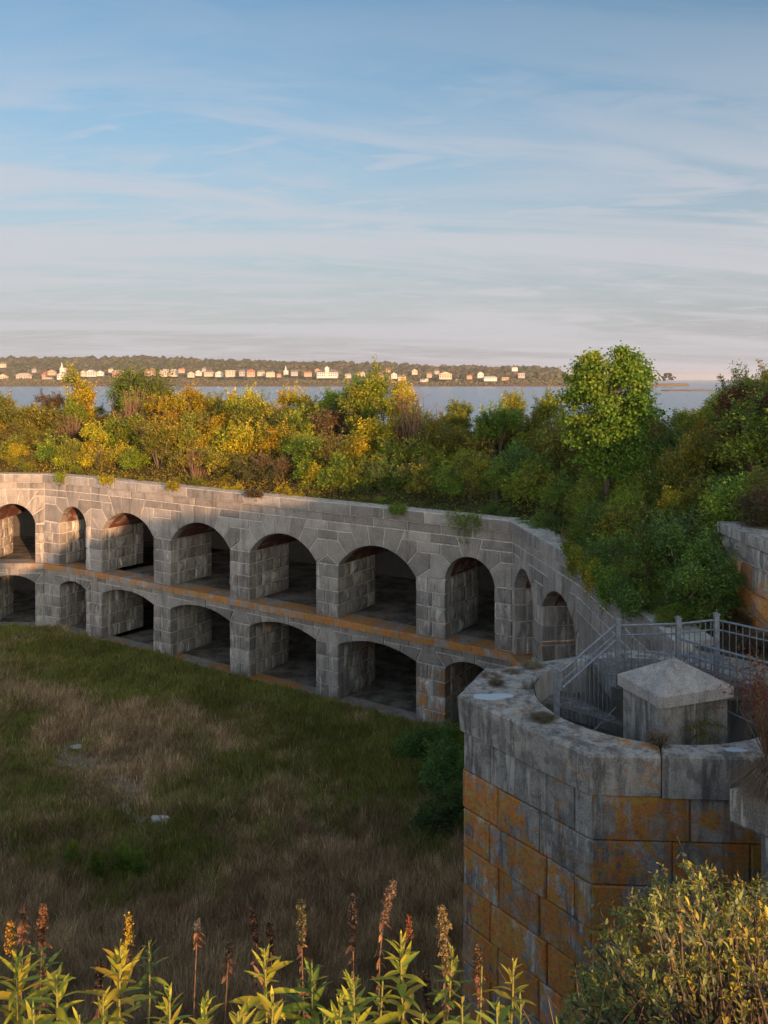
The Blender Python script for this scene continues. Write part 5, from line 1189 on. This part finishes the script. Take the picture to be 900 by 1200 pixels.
G_ = [(14, 1128, 2.35, 78, ['lime', 'yellow', 'green'], 6, (38, 'gold'), 'yellow-green weed with gold flower spike at the far left edge'),
 (41, 1105, 2.7, 46, ['green', 'blue'], 3, None, 'small dark green leaf rosette just right of the far-left gold spike'),
 (70, 1146, 2.3, 62, ['lime', 'green', 'yellow'], 4, None, 'lime green leafy weed beside the rusty stalk at the left'),
 (150, 1101, 2.35, 62, ['yellow', 'lime', 'lime'], 6, (34, 'gold'), 'tall yellow weed topped by gold flowers, left of centre'),
 (180, 1098, 2.75, 40, ['green', 'blue'], 3, None, 'green leaf rosette behind the tall gold-topped weed'),
 (118, 1170, 2.2, 48, ['lime', 'yellow'], 3, None, 'low lime weed left of the tall gold-topped weed'),
 (192, 1156, 2.35, 44, ['green', 'lime'], 4, None, 'mid green weed right of the tall gold-topped weed'),
 (230, 1160, 2.2, 72, ['lime', 'yellow', 'green'], 4, None, 'broad bright lime weed on the bottom edge left of centre'),
 (268, 1168, 2.3, 46, ['lime', 'green'], 3, None, 'small lime weed right of the broad bright one'),
 (302, 1112, 2.4, 58, ['lime', 'yellow', 'pink'], 5, None, 'yellow-green weed with pink lower leaves, centre left'),
 (325, 1178, 2.1, 62, ['yellow', 'lime'], 3, None, 'yellow weed cut by the bottom edge, centre left'),
 (386, 1128, 2.4, 60, ['green', 'blue', 'lime'], 5, None, 'green long-leaved weed at the centre of the bottom edge'),
 (434, 1124, 2.45, 42, ['lime', 'green'], 4, None, 'small lime weed between two green ones, centre'),
 (420, 1175, 2.1, 66, ['lime', 'green', 'yellow'], 4, None, 'bright leafy weed cut by the bottom edge at centre'),
 (365, 1180, 2.2, 44, ['green', 'blue'], 3, None, 'dark green broad-leaved weed low on the bottom edge'),
 (489, 1104, 2.3, 62, ['lime', 'yellow', 'green'], 6, (26, 'rust'), 'yellow weed with rusty flower tip right of centre'),
 (512, 1126, 2.5, 46, ['green', 'lime'], 5, None, 'green weed close behind the rusty-tipped yellow weed'),
 (595, 1132, 2.45, 40, ['lime', 'yellow'], 4, None, 'slender lime weed standing against the tower stones'),
 (556, 1150, 2.4, 24, ['yellow', 'pink', 'dry'], 3, None, 'small yellowing weed left of the tower corner'),
 (628, 1178, 2.3, 46, ['green', 'lime', 'blue'], 3, None, 'low green weed left of the large leafy shrub'),
 (30, 1185, 2.0, 60, ['lime', 'green'], 3, None, 'low lime weed on the bottom left corner'),
 (468, 1190, 2.0, 50, ['green', 'lime'], 3, None, 'low green weed at the bottom right of centre'),
 (160, 1192, 2.0, 46, ['green', 'blue'], 3, None, 'low dark green weed cut off under the tall yellow one'),
 (655, 1190, 2.5, 40, ['blue', 'green'], 3, None, 'low blue-green weed touching the large leafy shrub'),
 (92, 1186, 2.1, 56, ['green', 'lime'], 3, None, 'low green weed on the bottom edge under the lime one at the left'),
 (205, 1186, 1.95, 60, ['lime', 'yellow'], 3, None, 'lime weed cropped by the bottom edge under the mid green one'),
 (285, 1190, 2.0, 52, ['yellow', 'lime'], 3, None, 'yellowish weed cropped by the bottom edge, left of the pink-leaved one'),
 (345, 1150, 2.5, 40, ['green', 'blue'], 4, None, 'green weed between the pink-leaved one and the long-leaved green one'),
 (398, 1166, 2.15, 54, ['lime', 'green'], 4, None, 'lime weed in front of the long-leaved green one'),
 (452, 1162, 2.3, 40, ['green', 'lime'], 4, None, 'green weed left of the rusty-tipped yellow weed'),
 (535, 1172, 2.2, 48, ['yellow', 'green'], 3, None, 'yellow-green weed below the thick orange-tan spike'),
 (578, 1180, 2.2, 46, ['green', 'lime'], 3, None, 'green weed at the foot of the slender lime weed')]
for px, py, y, w, mx, wh, fl, lab in G_: weed_plant(px, py, y, w, lab, mx, whorls=wh, flower=fl)
for a in [(50, 1064, 2.6, 42, 'rust-orange dried spike standing at the left', (.42, .19, .09), 0, 1.1), (447, 1028, 2.6, 55, 'tall tan dried spike with hooked tip at centre', (.42, .25, .15), .35, 1.2), (413, 1052, 2.7, 60, 'thin dark dried spike left of the hooked one', (.15, .10, .07), 0, .8),
    (352, 1058, 2.65, 50, 'dried spike with yellowish seeds left of centre', (.34, .24, .10), 0, 1.), (522, 1062, 2.45, 75, 'thick orange-tan dried spike nearest the tower', (.50, .30, .13), -.1, 1.7), (303, 1064, 2.8, 40, 'dark brown dried spike, centre left', (.16, .10, .07), -.2, .8),
    (316, 1084, 2.9, 30, 'short dark dried spike beside the dark brown one', (.14, .09, .06), 0, .7), (116, 1128, 2.6, 30, 'short dark dried spike behind the low lime weed', (.16, .09, .06), 0, .9), (500, 1140, 2.7, 40, 'dark seedy stalk behind the rusty-tipped weed', (.12, .08, .05), 0, .9),
    (27, 1066, 2.9, 14, 'bare thin stalk at the left edge', (.25, .17, .10), 0, .4), (231, 1082, 2.8, 10, 'bare pale stalk with tiny head, centre left', (.35, .28, .2), 0, .4), (146, 1084, 2.9, 18, 'wispy dark stalk behind the gold-topped weed', (.14, .1, .07), .1, .5), (268, 1108, 2.8, 16, 'thin leaning stalk between lime weeds', (.2, .14, .09), 0, .4), (560, 1112, 2.6, 30, 'thin brown stalk before the tower corner', (.3, .16, .08), 0, .8)]:
    dry_spike(*a)
# tangle of dead stems and low leaves under the weeds
def tangle():
    rs = np.random.RandomState(4); mb = MB()
    for k in range(900):
        y = rs.uniform(1.9, 4.6); x = rs.uniform(-.55, .32)*y; z = float(cam_z(np.array(x), np.array(y))); h = rs.uniform(.12, .55)*(1 if y < 3.2 else .7); a = rs.uniform(0, 6.28); l = rs.uniform(.05, .35)
        mb.tube([(x, y, z-.03), (x+l*.4*math.cos(a), y+l*.4*math.sin(a), z+h*.7), (x+l*math.cos(a), y+l*math.sin(a), z+h)], [.0028, .002, .001], 3)
    o = mb.build('dead_stem_tangle', M['drystem']); tag(o, 'tangle of thin dead stems between the front weeds', 'dead stems', kind='stuff')
    n = 26000; Y = rs.uniform(1.7, 6.2, n); X = rs.uniform(-.6, .75, n)*Y; Z = cam_z(X, Y)+rs.uniform(0, .28, n); k = rs.choice(4, n, p=[.35, .25, .25, .15]); C = np.array([[.06, .10, .03], [.10, .07, .04], [.045, .07, .025], [.16, .15, .04]])[k]*rs.uniform(.6, 1.3, (n, 1))
    V, F, CC = leaves(np.stack([X, Y, Z], -1), np.array([[0, 0, .2]]), rs.uniform(.02, .06, n), C, rs, .5); tag(link('weedy_ground_cover', amesh('weedy_ground_cover', V, F, M['leaf'], CC)), 'small leaves and litter covering the slope under the weeds', 'ground cover', kind='stuff')
tangle()
# ================================================================== large shrub, lower right
def big_shrub():
    rs = np.random.RandomState(23); x0, y0 = 1.52, 3.75; z0 = float(cam_z(np.array(x0), np.array(y0)))-.1
    root = empty('leafy_shrub', (x0, y0, z0), 'large green and yellow leafed shrub filling the lower right corner', 'shrub')
    # top outline in photograph px -> world
    ox = [655, 690, 740, 780, 830, 880, 930, 1010]; oy = [1190, 1110, 1050, 1022, 1005, 1022, 1015, 1040]
    cen = []; mb = MB(); sprigs = []
    for k in range(980):
        y = rs.uniform(3.1, 4.9); px = rs.uniform(655, 1010); top = np.interp(px+rs.normal()*6, ox, oy)+(4.9-y)*14; py = top+rs.uniform(0, 1)**1.5*230
        p = np.array(pxpos(px, py, y)); d = rs.normal(size=3)*.5+np.array([-.15, -.4, .9]); d /= np.linalg.norm(d); sprigs.append((p, d, (py-top)))
        if k % 4 == 0:
            b = Vector((x0+rs.normal()*.12, y0+rs.normal()*.15, z0)); e = Vector(p-d*.1); m_ = b.lerp(e, .5)+Vector(rs.normal(size=3)*.07); mb.tube([b, m_, e, Vector(p)], [.012, .008, .005, .002], 4)
        else: mb.tube([Vector(p-d*.16+rs.normal(size=3)*.03), Vector(p)], [.003, .0015], 3)
    o = mb.build('branches', M['bark'], root); o.location = (-x0, -y0, -z0)
    pal = {'lg': ((.30, .34, .09), (.36, .40, .10)), 'dg': ((.17, .23, .07), (.22, .28, .08)), 'yl': ((.44, .39, .06), (.50, .42, .07)), 'or': ((.46, .24, .06), (.50, .30, .08)), 'gr': ((.24, .28, .14), (.30, .33, .17))}
    ms = {k: [leaf_mesh('leaf', 1, .42, v, c, seg=3) for c in (.1, .4)] for k, v in pal.items()}
    L = []
    for p, d, dep in sprigs:
        base = rs.choice(['lg', 'dg', 'yl', 'gr'], p=[.36, .26, .20, .18] if p[0] > 1.15 else [.32, .42, .06, .20])
        for j in range(11):
            t = j/10.; q = p-d*(.13*(1-t)); a = j*2.4+rs.uniform(-.4, .4); u = np.cross(d, [.3, .2, 1.]); u /= np.linalg.norm(u); v = np.cross(d, u); dr = (u*math.cos(a)+v*math.sin(a))*(.95-.5*t)+d*(.35+.9*t); dr /= np.linalg.norm(dr)
            kd = base if rs.uniform() < .8 else rs.choice(['yl', 'or', 'lg'], p=[.5, .12, .38]); L.append((dep+(p[1]-3.1)*60+rs.uniform(0, 30), q, dr, rs.uniform(.023, .044), kd))
    L.sort(key=lambda a: a[0]); 
    for i, (dp, q, dr, s, kd) in enumerate(L[:300]):
        o = link('leaf', ms[kd][i % 2], root); o.location = (q[0]-x0, q[1]-y0, q[2]-z0); o.rotation_euler = (rnd.uniform(-.8, .8), -math.asin(max(-1, min(1, dr[2]))), math.atan2(dr[1], dr[0])); o.scale = (s, s, s); v = rnd.uniform(.75, 1.2); o.color = (v, v, v, 1)
    rest = L[300:]; Q = np.array([r[1] for r in rest]); D = np.array([r[2] for r in rest]); S = np.array([r[3] for r in rest])[:, None]; C = np.array([np.array(pal[r[4]][0])*.5+np.array(pal[r[4]][1])*.5 for r in rest])*rs.uniform(.65, 1.3, (len(rest), 1))
    up = rs.normal(size=Q.shape)*.4+np.array([0, 0, 1.]); sd = np.cross(D, up); sd /= np.linalg.norm(sd, axis=1)[:, None]; nn = np.cross(sd, D); W = S*.42
    V = np.stack([Q, Q+D*S*.3-sd*W*.42+nn*S*.05, Q+D*S*.68-sd*W*.40+nn*S*.04, Q+D*S-nn*S*.1, Q+D*S*.68+sd*W*.40+nn*S*.04, Q+D*S*.3+sd*W*.42+nn*S*.05], 1).reshape(-1, 3)
    i = np.arange(len(Q))*6; F = np.concatenate([np.stack([i, i+1, i+2], -1), np.stack([i, i+2, i+3], -1), np.stack([i, i+3, i+4], -1), np.stack([i, i+4, i+5], -1)])
    o = link('foliage', amesh('foliage', V, F, M['leaf'], np.repeat(C, 6, 0)), root); o.location = (-x0, -y0, -z0); o['kind'] = 'stuff'
big_shrub()
# ================================================================== small growth round the tower
def tuft(x, y, z, r, h, label, col_, n=900, name='dry_grass_tuft', lean=.6, group='dry grass tufts round the tower', down=0.):
    rs = np.random.RandomState(int(abs(x*31+y*17)*10)); root = empty(name, (x, y, z), label, 'grass tuft', group); a = rs.uniform(0, 6.28, n); q = r*rs.uniform(0, .35, n); l = rs.uniform(.3, 1.0, n)*lean*r*1.6; hh = h*rs.uniform(.4, 1.1, n)
    bx, by = q*np.cos(a), q*np.sin(a); a2 = a+rs.normal(size=n)*.5; ex, ey = bx+l*np.cos(a2), by+l*np.sin(a2); w = .004
    sx, sy = -np.sin(a2)*w, np.cos(a2)*w; m = .55
    V = np.stack([np.stack([bx-sx, by-sy, 0*a], -1), np.stack([bx+sx, by+sy, 0*a], -1), np.stack([bx+(ex-bx)*m+sx, by+(ey-by)*m+sy, hh*.95], -1), np.stack([bx+(ex-bx)*m-sx, by+(ey-by)*m-sy, hh*.95], -1), np.stack([ex, ey, hh*(.8-down*l/max(r, .01))], -1)], 1).reshape(-1, 3)
    i = np.arange(n)*5; F = np.concatenate([np.stack([i, i+1, i+2], -1), np.stack([i, i+2, i+3], -1), np.stack([i+3, i+2, i+4], -1)]); C = np.repeat(np.array(col_)*rs.uniform(.6, 1.35, (n, 1)), 5, 0)
    link('blades', amesh('blades', V, F, M['blade'], C), root)
    o = MB(); o.box((0, 0, -.01), (r*.2, r*.2, .03)); o.build('root_clump', M['soil'], root); return root
TN = (.30, .23, .14)
tuft(5.05, 10.75, 8.49, .50, .42, 'large bristling tan grass tuft on the overhanging slab at the right edge', (.34, .255, .16), 3000, lean=.85, down=.35)
tuft(5.9, 11.0, 8.49, .45, .35, 'second tan grass tuft further along the overhanging slab', (.32, .24, .15), 1500)
tuft(4.05, 12.62, ZT, .22, .14, 'small dry tuft growing in the joint of the front coping stones', TN, 500)
tuft(2.52, 13.55, ZT, .26, .05, 'flat brown tuft on the inner edge of the left coping', (.16, .12, .07), 500)
tuft(2.35, 15.75, ZT-.05, .22, .07, 'low dry tuft on the far-left coping stone', TN, 450)
tuft(2.8, 16.15, ZT-.05, .26, .07, 'second low dry tuft on the far-left coping stone', TN, 450)
tuft(2.0, 15.1, ZT, .20, .05, 'flat dry tuft behind the left puddle', (.22, .17, .09), 300)
tuft(1.95, 15.5, ZT-.03, .25, .05, 'flat straw patch in the notch of the tower coping', (.26, .21, .11), 350)
for k, (x, y, r, h) in enumerate(((7.3, 19.6, .8, .55), (7.0, 20.4, .9, .6), (7.5, 18.4, .7, .4), (6.9, 19.0, .6, .35), (7.4, 17.2, .6, .3), (7.6, 21.0, .9, .6))):
    tuft(x, y, ZT-.05, r, h, ['tan grass clump at the foot of the upper retaining wall', 'tall tan grass clump left of the upper wall corner', 'low tan grass clump in front of the upper wall', 'tan grass clump behind the level railing', 'low tan clump beside the right railing post', 'tan grass clump farthest back beside the upper wall'][k], (.22, .165, .095), 1600, name='grass_clump', group='tan grass clumps by the upper wall')
# little goldenrod on the newel, red shrub at the right edge
def sprout():
    root = empty('small_weed', (4.98, 13.18, 8.05), 'small yellow-flowered weed growing against the pyramid-capped block', 'weed'); rs = np.random.RandomState(2); mb = MB(); cen = []
    for k in range(9):
        a = rs.uniform(-1.4, 1.4); e = Vector((.30*math.sin(a), rs.uniform(-.06, .04), .30+.14*math.cos(a))); mb.tube([(0, 0, -.4), (e.x*.35, e.y, .14), e], [.006, .005, .002], 4); cen.append(np.array(e)+rs.normal(size=(34, 3))*np.array([.05, .02, .018])); cen.append(np.array(e)*.6+rs.normal(size=(22, 3))*np.array([.05, .02, .05]))
    cen = np.concatenate(cen); V, F, CC = leaves(cen, np.array([[0, 0, .2]]), np.full(len(cen), .035), np.array([.20, .20, .03])*rs.uniform(.5, 1.4, (len(cen), 1)), rs, .6); mb.build('stems', M['greenstem'], root); link('foliage', amesh('foliage', V, F, M['leaf'], CC), root)
sprout()
def red_shrub(x, y, z, s, label, nb=44):
    root = empty('red_leaved_shrub', (x, y, z), label, 'shrub', 'russet shrubs at the right edge'); rs = np.random.RandomState(int(x*100)); mb = MB(); cen = []; C = []
    for k in range(nb):
        a = rs.uniform(0, 6.28); q = rs.uniform(.1, .42)*s; h = rs.uniform(.35, 1.05)*s; e = Vector((q*math.cos(a), q*math.sin(a), h)); m_ = e*.5+Vector((rs.normal()*.03, rs.normal()*.03, .05)); mb.tube([(0, 0, -.1), m_, e], [.009, .006, .002], 4)
        for j in range(5): s0 = m_.lerp(e, rs.uniform(.1, 1)); e2 = s0+Vector(rs.normal(size=3)*.09*s); mb.tube([s0, e2], [.003, .001], 3); nn = 6; cen.append(np.array(e2)+rs.normal(size=(nn, 3))*.035); b = np.array([.20, .055, .035]) if rs.uniform() < .6 else np.array([.34, .13, .05]); b = b if h < .92*s else np.array([.46, .26, .06]); C.append(np.repeat(b[None], nn, 0))
    cen = np.concatenate(cen); C = np.concatenate(C)*rs.uniform(.6, 1.3, (len(cen), 1)); V, F, CC = leaves(cen, np.array([[0, 0, .3]]), rs.uniform(.03, .055, len(cen)), C, rs, .5); mb.build('stems', M['drystem'], root); link('foliage', amesh('foliage', V, F, M['leaf'], CC), root)
red_shrub(5.28, 11.75, 8.65, 1.45, 'red-leaved shrub with yellow tips in front of the near railing')
red_shrub(8.9, 18.6, 10.35, 1.0, 'russet bush on top of the upper retaining wall', 50)
red_shrub(9.0, 17.6, 10.4, 1.0, 'second russet bush on the upper retaining wall, nearer the edge of the picture', 50)
for x, y, r, k, lab in ((8.7, 19.4, .8, 'brown', 'brownish bush at the corner on top of the upper retaining wall'), (9.6, 18.9, 1.0, 'russet', 'russet round bush behind the corner of the upper retaining wall'), (10.0, 20.6, 1.3, 'olive', 'olive bush behind the upper retaining wall')):
    put_bush(x, y, 10.35, r, .9, k, 'round', True, lab, 'russet shrubs at the right edge')
# ================================================================== haze over the water
hz = MB(); hz.add([(x, y, z) for z in (SEA-4, 75) for x, y in ((-14500, -200), (14500, -200), (14500, 15500), (-14500, 15500))], [(3, 2, 1, 0), (4, 5, 6, 7), (0, 1, 5, 4), (1, 2, 6, 5), (2, 3, 7, 6), (3, 0, 4, 7)])
hm = bpy.data.materials.new('haze'); hm.use_nodes = True; hm.node_tree.nodes.clear()
ho = hm.node_tree.nodes.new('ShaderNodeOutputMaterial'); hv = hm.node_tree.nodes.new('ShaderNodeVolumePrincipled'); hv.inputs['Color'].default_value = (.86, .90, .97, 1); hv.inputs['Density'].default_value = 0.00007; hv.inputs['Anisotropy'].default_value = 0.0
hm.node_tree.links.new(hv.outputs[0], ho.inputs['Volume'])
hz.build('haze', hm)['kind'] = 'stuff'

# one label per thing: where a description still names several, say which by its place
bylab = {}
for o in list(col.objects):
    if o.parent is None and 'label' in o.keys() and 'category' in o.keys(): bylab.setdefault(o['label'], []).append(o)
for lab, os_ in bylab.items():
    if len(os_) < 2 or 'outside the picture' in lab: continue
    os_.sort(key=lambda o: o.location.x/max(.1, o.location.y))
    w = ['left one', 'right one'] if len(os_) == 2 else ['leftmost', 'middle one', 'rightmost'] if len(os_) == 3 else ['leftmost', 'second from left', 'third from left', 'fourth from left', 'fifth from left', 'sixth from left', 'seventh from left', 'eighth from left', 'ninth from left'][:len(os_)]
    for o, x in zip(os_, w): o['label'] = lab+', '+x
